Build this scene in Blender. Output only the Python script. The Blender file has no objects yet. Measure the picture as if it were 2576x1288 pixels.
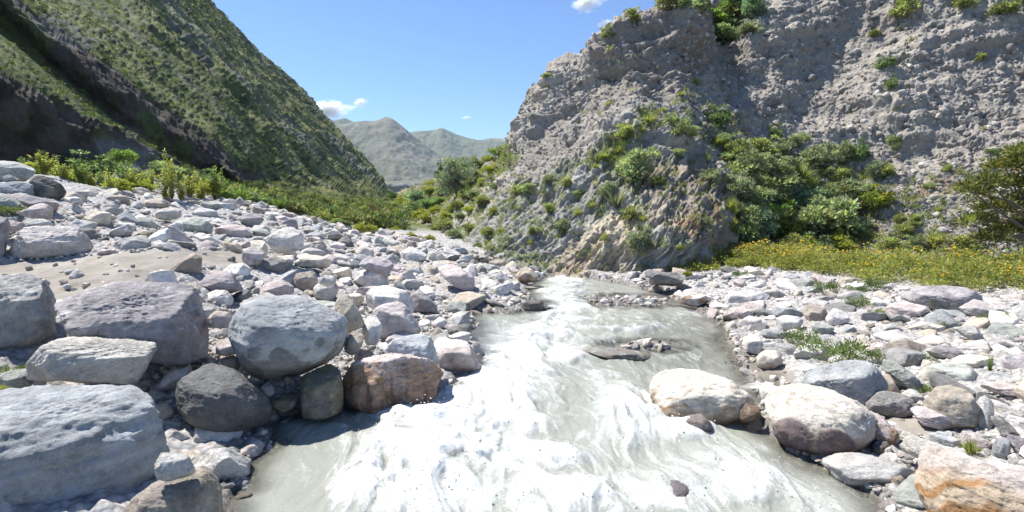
import bpy, bmesh, math, random
import numpy as np
from mathutils import Vector, Matrix
from mathutils.bvhtree import BVHTree

scene = bpy.context.scene
COL = scene.collection
R = math.radians
rng = np.random.default_rng(7)
random.seed(7)

# ------------------------------------------------------------------ view geometry (metres, camera 2 m above the near water)
S = 1288.0
CAMZ = 2.0
PITCH = math.atan(124 / 1288)
CP, SP = math.cos(PITCH), math.sin(PITCH)


def ray(px, py):
    u = (np.asarray(px, float) - 1288) / S
    w = (644 - np.asarray(py, float)) / S
    return u, CP + w * SP, -SP + w * CP


def at(px, py, Y):
    """world point seen at photo position (px, py) at forward distance Y"""
    dx, dy, dz = ray(px, py)
    t = np.asarray(Y, float) / dy
    return np.stack([dx * t, dy * t, CAMZ + dz * t], -1)


def project(P):
    P = np.asarray(P, float)
    x, y, z = P[..., 0], P[..., 1], P[..., 2] - CAMZ
    c = np.maximum(y * CP - z * SP, 1e-3)
    b = y * SP + z * CP
    return 1288 + S * x / c, 644 - S * b / c


def zw(y):
    """level of the stream surface: it falls towards the camera"""
    return 0.02 * (np.minimum(y, 30) - 3.3)


def water_at(px, py):
    dx, dy, dz = ray(px, py)
    t = (CAMZ + 0.066) / (0.02 * dy - dz)
    return np.stack([dx * t, dy * t, CAMZ + dz * t], -1)


def at_z(px, py, z):
    dx, dy, dz = ray(px, py)
    t = (z - CAMZ) / dz
    return np.stack([dx * t, dy * t, CAMZ + dz * t], -1)


def sstep(a, b, x):
    t = np.clip((x - a) / (b - a), 0, 1)
    return t * t * (3 - 2 * t)


# ------------------------------------------------------------------ noise
def _hash(ix, iy, iz, seed):
    h = (ix * 374761393 + iy * 668265263 + iz * 2147483647 + seed * 1274126177) & 0xFFFFFFFF
    h = ((h ^ (h >> 13)) * 1274126177) & 0xFFFFFFFF
    h = ((h ^ (h >> 16)) * 2246822519) & 0xFFFFFFFF
    return h ^ (h >> 15)


GR = np.array([[1, 1, 0], [-1, 1, 0], [1, -1, 0], [-1, -1, 0], [1, 0, 1], [-1, 0, 1], [1, 0, -1], [-1, 0, -1],
               [0, 1, 1], [0, -1, 1], [0, 1, -1], [0, -1, -1]], np.float32)


def perlin(P, seed=0):
    P = np.asarray(P, np.float64)
    sh = P.shape[:-1]
    P = P.reshape(-1, 3)
    I = np.floor(P).astype(np.int64)
    F = (P - I).astype(np.float32)
    U = F * F * F * (F * (F * 6 - 15) + 10)
    out = np.zeros(len(P), np.float32)
    for dx in (0, 1):
        for dy in (0, 1):
            for dz in (0, 1):
                g = GR[_hash(I[:, 0] + dx, I[:, 1] + dy, I[:, 2] + dz, seed) % 12]
                d = g[:, 0] * (F[:, 0] - dx) + g[:, 1] * (F[:, 1] - dy) + g[:, 2] * (F[:, 2] - dz)
                w = (U[:, 0] if dx else 1 - U[:, 0]) * (U[:, 1] if dy else 1 - U[:, 1]) * (U[:, 2] if dz else 1 - U[:, 2])
                out += d * w
    return out.reshape(sh)


def fbm(P, octv=4, seed=0, gain=0.5, lac=2.03):
    P = np.asarray(P, float)
    a, s, r = 1.0, 0.0, 0.0
    for o in range(octv):
        r = r + a * perlin(P, seed + o * 17)
        s += a
        a *= gain
        P = P * lac + 3.7
    return r / s * 1.5


def ridged(P, octv=3, seed=0):
    P = np.asarray(P, float)
    a, s, r = 1.0, 0.0, 0.0
    for o in range(octv):
        r = r + a * (1 - np.abs(perlin(P, seed + o * 13)) * 2)
        s += a
        a *= 0.5
        P = P * 2.1 + 1.3
    return r / s


def worley(P, seed=0, jit=0.9):
    """distance to the nearest cell point, to the second, and a random number of the cell"""
    P = np.asarray(P, float)
    sh = P.shape[:-1]
    P = P.reshape(-1, 3)
    I = np.floor(P).astype(np.int64)
    F = P - I
    f1 = np.full(len(P), 9.0)
    f2 = np.full(len(P), 9.0)
    idd = np.zeros(len(P))
    for dx in (-1, 0, 1):
        for dy in (-1, 0, 1):
            for dz in (-1, 0, 1):
                h = _hash(I[:, 0] + dx, I[:, 1] + dy, I[:, 2] + dz, seed)
                a = (h & 1023) / 1023.0
                b = ((h >> 10) & 1023) / 1023.0
                c = ((h >> 20) & 1023) / 1023.0
                d = (dx + 0.5 + jit * (a - 0.5) - F[:, 0]) ** 2 + (dy + 0.5 + jit * (b - 0.5) - F[:, 1]) ** 2 \
                    + (dz + 0.5 + jit * (c - 0.5) - F[:, 2]) ** 2
                n = d < f1
                f2 = np.where(n, f1, np.minimum(f2, d))
                idd = np.where(n, ((h * 7919) & 0xFFFF) / 65535.0, idd)
                f1 = np.where(n, d, f1)
    return np.sqrt(f1).reshape(sh), np.sqrt(f2).reshape(sh), idd.reshape(sh)


def sdf_poly(x, y, poly):
    """signed distance to a polygon, negative inside"""
    x = np.asarray(x, float)
    y = np.asarray(y, float)
    d = np.full(x.shape, 1e18)
    ins = np.zeros(x.shape, bool)
    n = len(poly)
    for i in range(n):
        ax, ay = poly[i]
        bx, by = poly[(i + 1) % n]
        ex, ey = bx - ax, by - ay
        t = np.clip(((x - ax) * ex + (y - ay) * ey) / max(ex * ex + ey * ey, 1e-12), 0, 1)
        d = np.minimum(d, (x - ax - t * ex) ** 2 + (y - ay - t * ey) ** 2)
        if ay != by:
            c = ((ay > y) != (by > y)) & (x < (bx - ax) * (y - ay) / (by - ay) + ax)
            ins ^= c
    d = np.sqrt(d)
    return np.where(ins, -d, d)


# ------------------------------------------------------------------ mesh helpers
def mesh_from(name, V, F, mat=None, smooth=True, cols=None, flts=None):
    """V (n,3); F (m,k) all of one size"""
    V = np.ascontiguousarray(V, np.float32)
    F = np.ascontiguousarray(F, np.int32)
    me = bpy.data.meshes.new(name)
    me.vertices.add(len(V))
    me.vertices.foreach_set('co', V.ravel())
    k = F.shape[1]
    me.loops.add(F.size)
    me.loops.foreach_set('vertex_index', F.ravel())
    me.polygons.add(len(F))
    me.polygons.foreach_set('loop_start', np.arange(0, F.size, k, dtype=np.int32))
    me.polygons.foreach_set('loop_total', np.full(len(F), k, np.int32))
    me.polygons.foreach_set('use_smooth', np.full(len(F), smooth, bool))
    me.update(calc_edges=True)
    for nm, c in (cols or {}).items():
        a = me.attributes.new(nm, 'FLOAT_COLOR', 'POINT')
        c = np.asarray(c, np.float32)
        if c.shape[-1] == 3:
            c = np.concatenate([c, np.ones((len(c), 1), np.float32)], 1)
        a.data.foreach_set('color', np.ascontiguousarray(c, np.float32).ravel())
    for nm, c in (flts or {}).items():
        a = me.attributes.new(nm, 'FLOAT', 'POINT')
        a.data.foreach_set('value', np.ascontiguousarray(c, np.float32).ravel())
    if mat:
        me.materials.append(mat)
    return me


def link(name, me, label=None, cat=None, group=None, kind=None, parent=None, loc=None):
    o = bpy.data.objects.new(name, me)
    COL.objects.link(o)
    if parent:
        o.parent = parent
    if loc is not None:
        o.location = loc
    tag(o, label, cat, group, kind)
    return o


def tag(o, label=None, cat=None, group=None, kind=None):
    for k, v in (('label', label), ('category', cat), ('group', group), ('kind', kind)):
        if v:
            o[k] = v


def grid_faces(nu, nv):
    i = np.arange((nu - 1) * (nv - 1))
    a = (i // (nv - 1)) * nv + i % (nv - 1)
    return np.stack([a, a + nv, a + nv + 1, a + 1], 1)


def catmull(P, params):
    n = len(P)
    i = np.clip(np.floor(params).astype(int), 0, n - 2)
    t = (params - i).reshape((-1,) + (1,) * (P.ndim - 1))
    p0 = np.where((i == 0).reshape(t.shape), 2 * P[0] - P[1], P[np.maximum(i - 1, 0)])
    p1, p2 = P[i], P[i + 1]
    p3 = np.where((i == n - 2).reshape(t.shape), 2 * P[n - 1] - P[n - 2], P[np.minimum(i + 2, n - 1)])
    # monotone-ish tension keeps the loft from overshooting
    k = 0.42
    m1, m2 = (p2 - p0) * k, (p3 - p1) * k
    return (2 * t ** 3 - 3 * t ** 2 + 1) * p1 + (t ** 3 - 2 * t ** 2 + t) * m1 + (-2 * t ** 3 + 3 * t ** 2) * p2 + (t ** 3 - t ** 2) * m2


def spread(lens, n):
    w = np.maximum(np.asarray(lens, float), max(lens) * 0.08)
    c = np.concatenate([[0], np.cumsum(w)])
    return np.interp(np.linspace(0, c[-1], n), c, np.arange(len(c)))


def loft(ctl, nu, nv):
    """columns x rows of (px, py, Y) -> fine grid of points, params"""
    A = np.array(ctl, float)
    W = at(A[..., 0], A[..., 1], A[..., 2])
    cl = lambda v: np.clip(v, -500, 3100)
    px, py = cl(A[..., 0]), np.clip(A[..., 1], -150, 1400)
    lu = np.hypot(np.diff(px, axis=0), np.diff(py, axis=0)).mean(1)
    lv = np.hypot(np.diff(px, axis=1), np.diff(py, axis=1)).mean(0)
    pu, pv = spread(lu, nu), spread(lv, nv)
    G = catmull(W, pu)
    G = catmull(G.transpose(1, 0, 2), pv).transpose(1, 0, 2)
    return G, pu, pv


def grid_normals(G):
    du = np.gradient(G, axis=0)
    dv = np.gradient(G, axis=1)
    n = np.cross(du, dv)
    n /= np.linalg.norm(n, axis=-1, keepdims=True) + 1e-9
    return n


def mixc(a, b, t):
    t = np.asarray(t)[..., None]
    return np.asarray(a) * (1 - t) + np.asarray(b) * t


# ------------------------------------------------------------------ material helpers
class NT:
    def __init__(s, name):
        s.m = bpy.data.materials.new(name)
        s.m.use_nodes = True
        s.t = s.m.node_tree
        s.t.nodes.clear()
        s.out = s.t.nodes.new('ShaderNodeOutputMaterial')

    def n(s, typ, ins=None, **kw):
        x = s.t.nodes.new(typ)
        for k, v in kw.items():
            setattr(x, k, v)
        for k, v in (ins or {}).items():
            if isinstance(v, bpy.types.NodeSocket):
                s.t.links.new(v, x.inputs[k])
            else:
                x.inputs[k].default_value = v
        return x

    def attr(s, name):
        return s.n('ShaderNodeAttribute', attribute_name=name)

    def math(s, op, a, b=0.0, clamp=False):
        x = s.n('ShaderNodeMath', {0: a, 1: b}, operation=op)
        x.use_clamp = clamp
        return x.outputs[0]

    def mix(s, f, a, b, bt='MIX'):
        x = s.n('ShaderNodeMix', data_type='RGBA', blend_type=bt)
        for i, v in ((0, f), (6, a), (7, b)):
            if isinstance(v, bpy.types.NodeSocket):
                s.t.links.new(v, x.inputs[i])
            else:
                x.inputs[i].default_value = v if i == 0 else (tuple(v) + (1,) if len(v) == 3 else v)
        return x.outputs[2]

    def ramp(s, f, stops, interp='LINEAR'):
        x = s.n('ShaderNodeValToRGB', {0: f})
        x.color_ramp.interpolation = interp
        e = x.color_ramp.elements
        while len(e) < len(stops):
            e.new(0.5)
        for q, (p, c) in zip(e, stops):
            q.position = p
            q.color = tuple(c) + (1,) if len(c) == 3 else c
        return x.outputs[0]

    def noise(s, vec, scale, detail=4, rough=0.55):
        return s.n('ShaderNodeTexNoise', {'Vector': vec, 'Scale': scale, 'Detail': detail, 'Roughness': rough}).outputs[0]

    def done(s, sh, where=0):
        s.t.links.new(sh, s.out.inputs[where])
        return s.m
# ------------------------------------------------------------------ the valley floor: control points -> smooth terrain
L_EDGE = [(520, 1400), (575, 1250), (640, 1130), (690, 1062), (757, 1042), (865, 1024), (1121, 1000), (1130, 950), (1212, 925), (1190, 850),
          (1185, 803), (1205, 784), (1290, 786), (1365, 780), (1337, 748), (1330, 722), (1365, 702), (1390, 692), (1430, 684)]
R_EDGE = [(2400, 1420), (2230, 1290), (2140, 1192), (2000, 1150), (1915, 1085), (1905, 1010), (1880, 940), (1850, 890), (1830, 835), (1800, 800),
          (1740, 768), (1690, 742), (1610, 724), (1530, 706), (1460, 692)]
RIV = [tuple(water_at(*p)[:2]) for p in L_EDGE] + [tuple(water_at(*p)[:2]) for p in R_EDGE[::-1]]
RIV = [(-1.3, 0.3)] + RIV + [(2.6, 0.3)]

CT = []
for p in L_EDGE + R_EDGE:
    q = water_at(*p)
    CT.append((q[0], q[1], q[2] + 0.03))
for px, py, z in [(80, 890, .72), (250, 965, .45), (480, 935, .42), (600, 1095, .06), (700, 950, .33), (1004, 920, .24), (1024, 849, .3),
                  (300, 740, 1.05), (500, 640, 1.27), (150, 760, .98), (50, 655, 1.28), (420, 690, 1.15), (700, 640, 1.02), (740, 700, .8),
                  (900, 725, .56), (1000, 700, .5), (1194, 740, .33), (1300, 705, .32), (1200, 660, .45), (1050, 620, .8), (900, 585, 1.12),
                  (300, 1288, .22), (0, 1288, .35), (-300, 1100, .8), (600, 800, .62), (800, 780, .5), (620, 700, .92),
                  (2300, 1150, .14), (2450, 1080, .26), (2200, 1040, .18), (2576, 1000, .38), (2000, 900, .2), (2300, 900, .34), (2576, 850, .5),
                  (2000, 800, .3), (2300, 800, .44), (2576, 770, .6), (1760, 692, .4), (2100, 712, .5), (2500, 750, .6), (1900, 682, .48),
                  (2576, 1200, .3), (2450, 1280, .2), (2900, 1000, .55), (2900, 780, .75), (1600, 694, .36), (1480, 682, .36)]:
    q = at_z(px, py, z)
    CT.append(tuple(q))
for px, py, Y in [(640, 517, 19), (450, 500, 17), (250, 490, 14), (100, 530, 8.5), (0, 460, 9), (0, 645, 6.9), (350, 560, 11), (550, 600, 11),
                  (760, 555, 20), (240, 632, 7.4), (-250, 480, 9), (-300, 700, 6), (150, 450, 13), (650, 570, 13), (60, 432, 14), (249, 462, 15), (381, 486, 14.5), (480, 500, 14.5), (560, 510, 16), (311, 440, 18),
                  (1950, 658, 15), (2300, 658, 14), (2600, 668, 12.3), (1700, 688, 12.8), (2120, 656, 15)]:
    CT.append(tuple(at(px, py, Y)))
for x, y, z in [(2, 19, .7), (6, 19, .75), (12, 18, .75), (20, 14, .85), (18, 8, .75), (9, 1, .4), (-8, 1, 1.0), (-22, 20, 2.8), (-12, 26, 2.0),
                (-4, 26, 1.0), (4, 28, 1.2), (-25, 40, 2.0), (0, 40, 1.2), (25, 40, 1.5), (-14, 14, 2.6), (-3, 21, .9), (-20, 5, 2.2),
                (0, 0.5, -.1), (-1.3, .3, 0), (2.6, .3, 0)]:
    CT.append((x, y, z))
CT = np.array(CT)


def tps_fit(P, lam=0.03):
    n = len(P)
    d = np.linalg.norm(P[:, None, :2] - P[None, :, :2], axis=-1)
    K = np.where(d > 0, d * d * np.log(d + 1e-12), 0) + lam * np.eye(n)
    Q = np.concatenate([np.ones((n, 1)), P[:, :2]], 1)
    A = np.block([[K, Q], [Q.T, np.zeros((3, 3))]])
    return np.linalg.solve(A, np.concatenate([P[:, 2], np.zeros(3)]))


TW = tps_fit(CT)
ISL = [(1585, 756, 105, 12, .11), (1612, 868, 62, 9, .055), (1330, 768, 50, 12, .12), (560, 1190, 60, 50, .05)]
ISLW = []
for px, py, a, b, h in ISL:
    c = water_at(px, py)
    e = water_at(px + a, py)
    f = water_at(px, py - b)
    ISLW.append((c[0], c[1], abs(e[0] - c[0]), abs(f[1] - c[1]), h))


def ground(x, y):
    """height of the bare ground"""
    x = np.asarray(x, float)
    y = np.asarray(y, float)
    sh = x.shape
    x, y = x.ravel(), y.ravel()
    out = np.zeros(len(x))
    n = len(CT)
    for s0 in range(0, len(x), 40000):
        xx, yy = np.clip(x[s0:s0 + 40000], -30, 30), np.clip(y[s0:s0 + 40000], 0, 42)
        d2 = (xx[:, None] - CT[None, :, 0]) ** 2 + (yy[:, None] - CT[None, :, 1]) ** 2
        k = 0.5 * d2 * np.log(d2 + 1e-12)
        out[s0:s0 + 40000] = k @ TW[:n] + TW[n] + TW[n + 1] * xx + TW[n + 2] * yy
    far = 0.03 * y + 0.0
    b = sstep(26, 38, y)
    out = out * (1 - b) + far * b
    s = sdf_poly(x, y, RIV)
    s = s + .16 * perlin(np.stack([x * 1.7, y * 1.3, 0 * x], 1), 91) + .07 * perlin(np.stack([x * 5, y * 4, 0 * x], 1), 92)
    w = zw(y)
    outside = np.maximum(out, w + 0.015 + 0.10 * np.clip(s, 0, 3))
    bed = w - 0.02 - np.minimum(0.38, 0.45 * np.maximum(-s, 0))
    isl = np.full(len(x), -9.0)
    for cx, cy, a, b2, h in ISLW:
        q = ((x - cx) / a) ** 2 + ((y - cy) / b2) ** 2
        isl = np.maximum(isl, w + h * (1 - q) * 0.5 + .07 * perlin(np.stack([x * 3, y * 3, 0 * x], 1), 93))
    bed = np.maximum(bed, np.where(isl > w - .3, isl, -9))
    out = np.where(s > 0, outside, bed)
    return out.reshape(sh)


def hit_ground(px, py, y0=1.6, y1=60):
    Y = y0 * (y1 / y0) ** np.linspace(0, 1, 500)
    P = at(np.full(500, px), np.full(500, py), Y)
    g = ground(P[:, 0], P[:, 1])
    below = np.nonzero(P[:, 2] < g)[0]
    if not len(below):
        return P[-1]
    i = below[0]
    if i == 0:
        return P[0]
    a, b = P[i - 1, 2] - g[i - 1], g[i] - P[i, 2]
    return P[i - 1] + (P[i] - P[i - 1]) * a / (a + b)


SAND = [(-60, 660), (60, 655), (250, 640), (420, 628), (560, 628), (640, 640), (600, 668), (500, 672), (430, 700), (380, 722), (290, 742), (200, 765), (130, 770), (-60, 700)]
MUD = [(1870, 890), (1960, 905), (2010, 985), (1940, 985), (1900, 940)]
MUD2 = [(2190, 1020), (2330, 1050), (2420, 1090), (2300, 1100), (2200, 1060)]


def build_ground():
    nu, nv = 760, 640
    u = np.linspace(-1.7, 1.7, nu)
    yy = np.concatenate([1.0 * (32 / 1.0) ** np.linspace(0, 1, nv - 60), 32 * (3000 / 32) ** np.linspace(0.02, 1, 60)])
    U, Y = np.meshgrid(u, yy, indexing='ij')
    X = U * (Y + 1.5)
    Z = ground(X, Y)
    P = np.stack([X, Y, Z], -1)
    px, py = project(P)
    sand = 1 - sstep(-14, 10, sdf_poly(px, py, SAND) + 12 * fbm(P * 1.2, 3, 5))
    mud = 1 - sstep(-6, 8, np.minimum(sdf_poly(px, py, MUD), sdf_poly(px, py, MUD2)) + 6 * fbm(P * 2.2, 2, 8))
    sand = np.maximum(sand * (Y < 12), mud)
    near = 1 - sstep(16, 40, Y)
    f1, f2, cid = worley(P * [9, 9, 9], 3)
    peb = np.clip(1 - f1 * 1.5, 0, 1)
    f1b, _, _ = worley(P * [22, 22, 22], 4)
    d = near * (1 - sand) * (0.05 * peb + 0.02 * np.clip(1 - f1b * 1.5, 0, 1) + 0.06 * fbm(P * 1.5, 3, 2))
    d += sand * near * (0.05 * fbm(P * 1.1, 3, 9) + 0.018 * fbm(P * [5, 5, 5], 3, 10) - 0.04 * sstep(.25, .6, fbm(P * [2.2, 3.5, 2.2], 3, 12)))
    s = sdf_poly(X, Y, RIV)
    d *= sstep(-1.0, -.1, s)
    d += (1 - near) * 0.5 * fbm(P * 0.15, 4, 6)
    P[..., 2] += d
    wet = 1 - sstep(0.02, 0.16, P[..., 2] - zw(Y) + 0.06 * fbm(P * 3, 2, 3))
    wet *= (s < 1.2)
    veg = sstep(19, 26, Y) * 1.0
    me = mesh_from('ground', P.reshape(-1, 3), grid_faces(nu, nv), MAT['gravel'], True, None,
                   {'sand': sand.ravel(), 'wet': wet.ravel(), 'veg': veg.ravel()})
    me.flip_normals() if grid_normals(P)[100, 100, 2] < 0 else None
    link('riverbed_ground', me, 'gravel and sand floor of the narrow river valley', 'ground', kind='structure')


# ------------------------------------------------------------------ the stream
FOAM = [  # centre px, py, half width, half height, strength
    (1420, 705, 60, 14, .75), (1400, 735, 55, 16, .65), (1440, 790, 75, 28, .8), (1330, 838, 75, 20, .7), (1400, 868, 130, 20, .6), (1300, 905, 90, 28, .85),
    (1390, 900, 90, 22, .85), (1210, 950, 70, 22, .75), (1330, 955, 90, 25, .5), (1180, 1005, 120, 26, .65), (1060, 1060, 130, 34, .85), (1000, 1150, 130, 60, .85),
    (1120, 1120, 150, 70, 1.0), (1080, 1230, 230, 80, 1.05), (1250, 1040, 130, 45, .6), (930, 1230, 90, 60, .55), (1500, 960, 40, 40, .5),
    (1545, 1020, 45, 40, .75), (1570, 1070, 40, 50, .9), (1640, 1040, 60, 30, .75), (1700, 1090, 70, 22, .7), (1590, 1110, 60, 26, .6), (1800, 1180, 120, 40, .5),
    (1960, 1210, 90, 40, .6), (2100, 1260, 90, 40, .55), (1480, 1260, 110, 40, .75), (1750, 1265, 160, 35, .65), (1320, 1250, 100, 50, .55), (1440, 1140, 60, 30, .4), (870, 1050, 60, 14, .3),
    (1480, 745, 40, 12, .3), (1740, 790, 45, 10, .45), (1540, 830, 60, 10, .3), (1680, 905, 60, 14, .25), (1320, 720, 30, 10, .4), (1900, 1120, 60, 20, .3),
    (1400, 820, 70, 60, .35), (1330, 900, 120, 50, .3), (1250, 980, 160, 40, .35), (1150, 1100, 260, 120, .35), (1350, 1180, 160, 90, .3), (1700, 1200, 260, 70, .28), (1560, 980, 40, 60, .3), (2050, 1230, 120, 40, .3), (1420, 760, 50, 40, .35),
    (990, 1036, 130, 13, .5), (1645, 1010, 26, 40, .4), (1740, 1082, 90, 11, .5), (1755, 1106, 50, 10, .5), (1500, 893, 60, 9, .45), (1195, 948, 45, 13, .55), (1680, 1245, 90, 40, .4), (2010, 1165, 70, 12, .35), (1745, 868, 45, 7, .4), (1740, 775, 50, 6, .4), (1610, 845, 120, 34, .2), (1650, 815, 90, 25, .16), (1560, 790, 70, 16, .2), (1760, 870, 60, 18, .15)]
CALM = [(760, 1180, 120, 110, .5), (1480, 1190, 70, 30, .35), (1500, 905, 50, 30, .3), (1450, 1000, 40, 50, .4), (1230, 805, 40, 18, .4)]


SPRAY = []


def build_spray():
    """drops and blobs of froth thrown up by the rapid"""
    r = np.random.default_rng(55)
    P, f, fm = SPRAY[0]
    w = np.clip(f - .25, 0, 1) * (.2 + fm) * (P[:, 1] < 12)
    i = r.choice(len(P), 2600, p=w / w.sum())
    V0 = np.array([[1, 0, 0], [-1, 0, 0], [0, 1, 0], [0, -1, 0], [0, 0, 1], [0, 0, -1]], float)
    F0 = np.array([[0, 2, 4], [2, 1, 4], [1, 3, 4], [3, 0, 4], [2, 0, 5], [1, 2, 5], [3, 1, 5], [0, 3, 5]])
    n = len(i)
    s = .002 + .006 * r.random(n) ** 3
    c = P[i] + r.normal(size=(n, 3)) * .02
    c[:, 2] = P[i, 2] + np.abs(r.normal(size=n)) ** 2 * .010 * (.4 + f[i])
    V = (V0[None] * (s[:, None, None] * r.uniform(.6, 1.5, (n, 1, 3))) + c[:, None]).reshape(-1, 3)
    F = (F0[None] + 6 * np.arange(n)[:, None, None]).reshape(-1, 3)
    link('spray', mesh_from('spray', V, F, MAT['froth'], True), 'white drops of spray leaping over the rapid', 'spray', kind='stuff')


def build_water():
    nu, nv = 620, 760
    yy = 1.6 * (17.5 / 1.6) ** np.linspace(0, 1, nv)
    u = np.linspace(-0.62, 0.86, nu)
    U, Y = np.meshgrid(u, yy, indexing='ij')
    X = U * (Y + .4)
    Z = zw(Y)
    P = np.stack([X, Y, Z], -1)
    px, py = project(P)
    f = np.zeros(X.shape)
    for a, b, w, h, s in FOAM:
        f += s * np.exp(-(((px - a) / w) ** 2 + ((py - b) / h) ** 2))
    for a, b, w, h, s in CALM:
        f -= s * np.exp(-(((px - a) / w) ** 2 + ((py - b) / h) ** 2))
    f = np.clip(f, 0, 1.2)
    sd = sdf_poly(X, Y, RIV)
    edge = sstep(0.0, -0.5, sd)
    # coordinates that follow the current: stretched along it, warped
    q = np.stack([X + 0.12 * Y, Y * 0.55, 0 * X], -1)
    wv = np.stack([fbm(q * 1.3, 3, 21), fbm(q * 1.3 + 9, 3, 22), 0 * X], -1)
    q2 = q + 0.35 * wv
    big = fbm(q2 * [1.6, 1.9, 1], 3, 23)
    mid = fbm(q2 * [5, 6, 1] + wv * .5, 4, 24)
    lace = ridged(q2 * [7, 6, 1] + wv, 3, 25)
    fine = fbm(q2 * [22, 20, 1], 3, 26)
    foam = f * 1.28 + (big * .5 + mid * .5 + (lace - .45) * .45) * (0.35 + 0.65 * sstep(0.03, .4, f)) - .26
    soft = np.clip(f, 0, 1.0)
    foam = soft * (.44 + .55 * (lace - .45) + .75 * mid + .55 * big) + .22 * soft ** 2 + .16 * sstep(.1, .5, mid + big * .5) * sstep(.02, .3, f)
    foam = np.clip(foam, 0, 1.15)
    strk = ridged(np.stack([X * 9 + 1.2 * Y + wv[..., 0] * 2.5, Y * 1.4, 0 * X], -1), 3, 28)
    foam = np.maximum(foam, 0.5 * sstep(.56, .92, strk) * sstep(.02, .3, f + .16 + .35 * big) * edge)
    hgt = edge * (0.10 * f * big + 0.016 * f * mid + 0.004 * f * (lace - .4) + 0.022 * big + 0.016 * mid) + 0.003 * fine * (0.5 + f) * edge
    hgt += edge * 0.05 * np.clip(f, 0, 1) + 0.008 * fbm(q2 * [12, 7, 1], 2, 31) * edge
    ph = Y * 8.5 + 3.2 * wv[..., 0] + 2.2 * wv[..., 1] + X * 1.5
    crest = np.sin(ph + .6 * np.sin(ph))
    amp_ = sstep(.05, .5, f) * sstep(-.25, .3, fbm(q * 1.1 + 3, 2, 33)) * edge
    hgt += .032 * crest * amp_
    foam = np.clip(foam + .24 * amp_ * crest, 0, 1.15)
    # standing wave ridges
    for (a, b, w, h, s) in [(1570, 1060, 60, 70, .10), (1130, 985, 120, 14, .05), (1300, 925, 150, 16, .07), (1110, 1180, 150, 60, .08), (1690, 1215, 90, 30, .06), (1390, 850, 120, 14, .05)]:
        hgt += s * np.exp(-(((px - a) / w) ** 2 + ((py - b) / h) ** 2)) * (1 + .4 * mid)
    P[..., 2] += hgt
    depth = P[..., 2] - ground(X, Y)
    shal = 1 - sstep(0.02, 0.17, depth)
    tw = np.maximum(1 - sstep(-12, 25, sdf_poly(px, py, [(1640, 800), (1800, 800), (1850, 890), (1900, 960), (1780, 930), (1650, 930), (1560, 890)]) + 20 * mid), 0)
    me = mesh_from('stream_water', P.reshape(-1, 3), grid_faces(nu, nv), MAT['water'], True, None,
                   {'foam': foam.ravel(), 'shallow': np.clip(shal + 0.45 * tw, 0, 1).ravel()})
    me.flip_normals() if grid_normals(P)[100, 100, 2] < 0 else None
    SPRAY.append((P.reshape(-1, 3), f.ravel(), np.clip(foam, 0, 1).ravel()))
    link('stream_water', me, 'milky grey white-water stream rushing between boulders', 'stream', kind='structure')
MAT = {}


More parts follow.
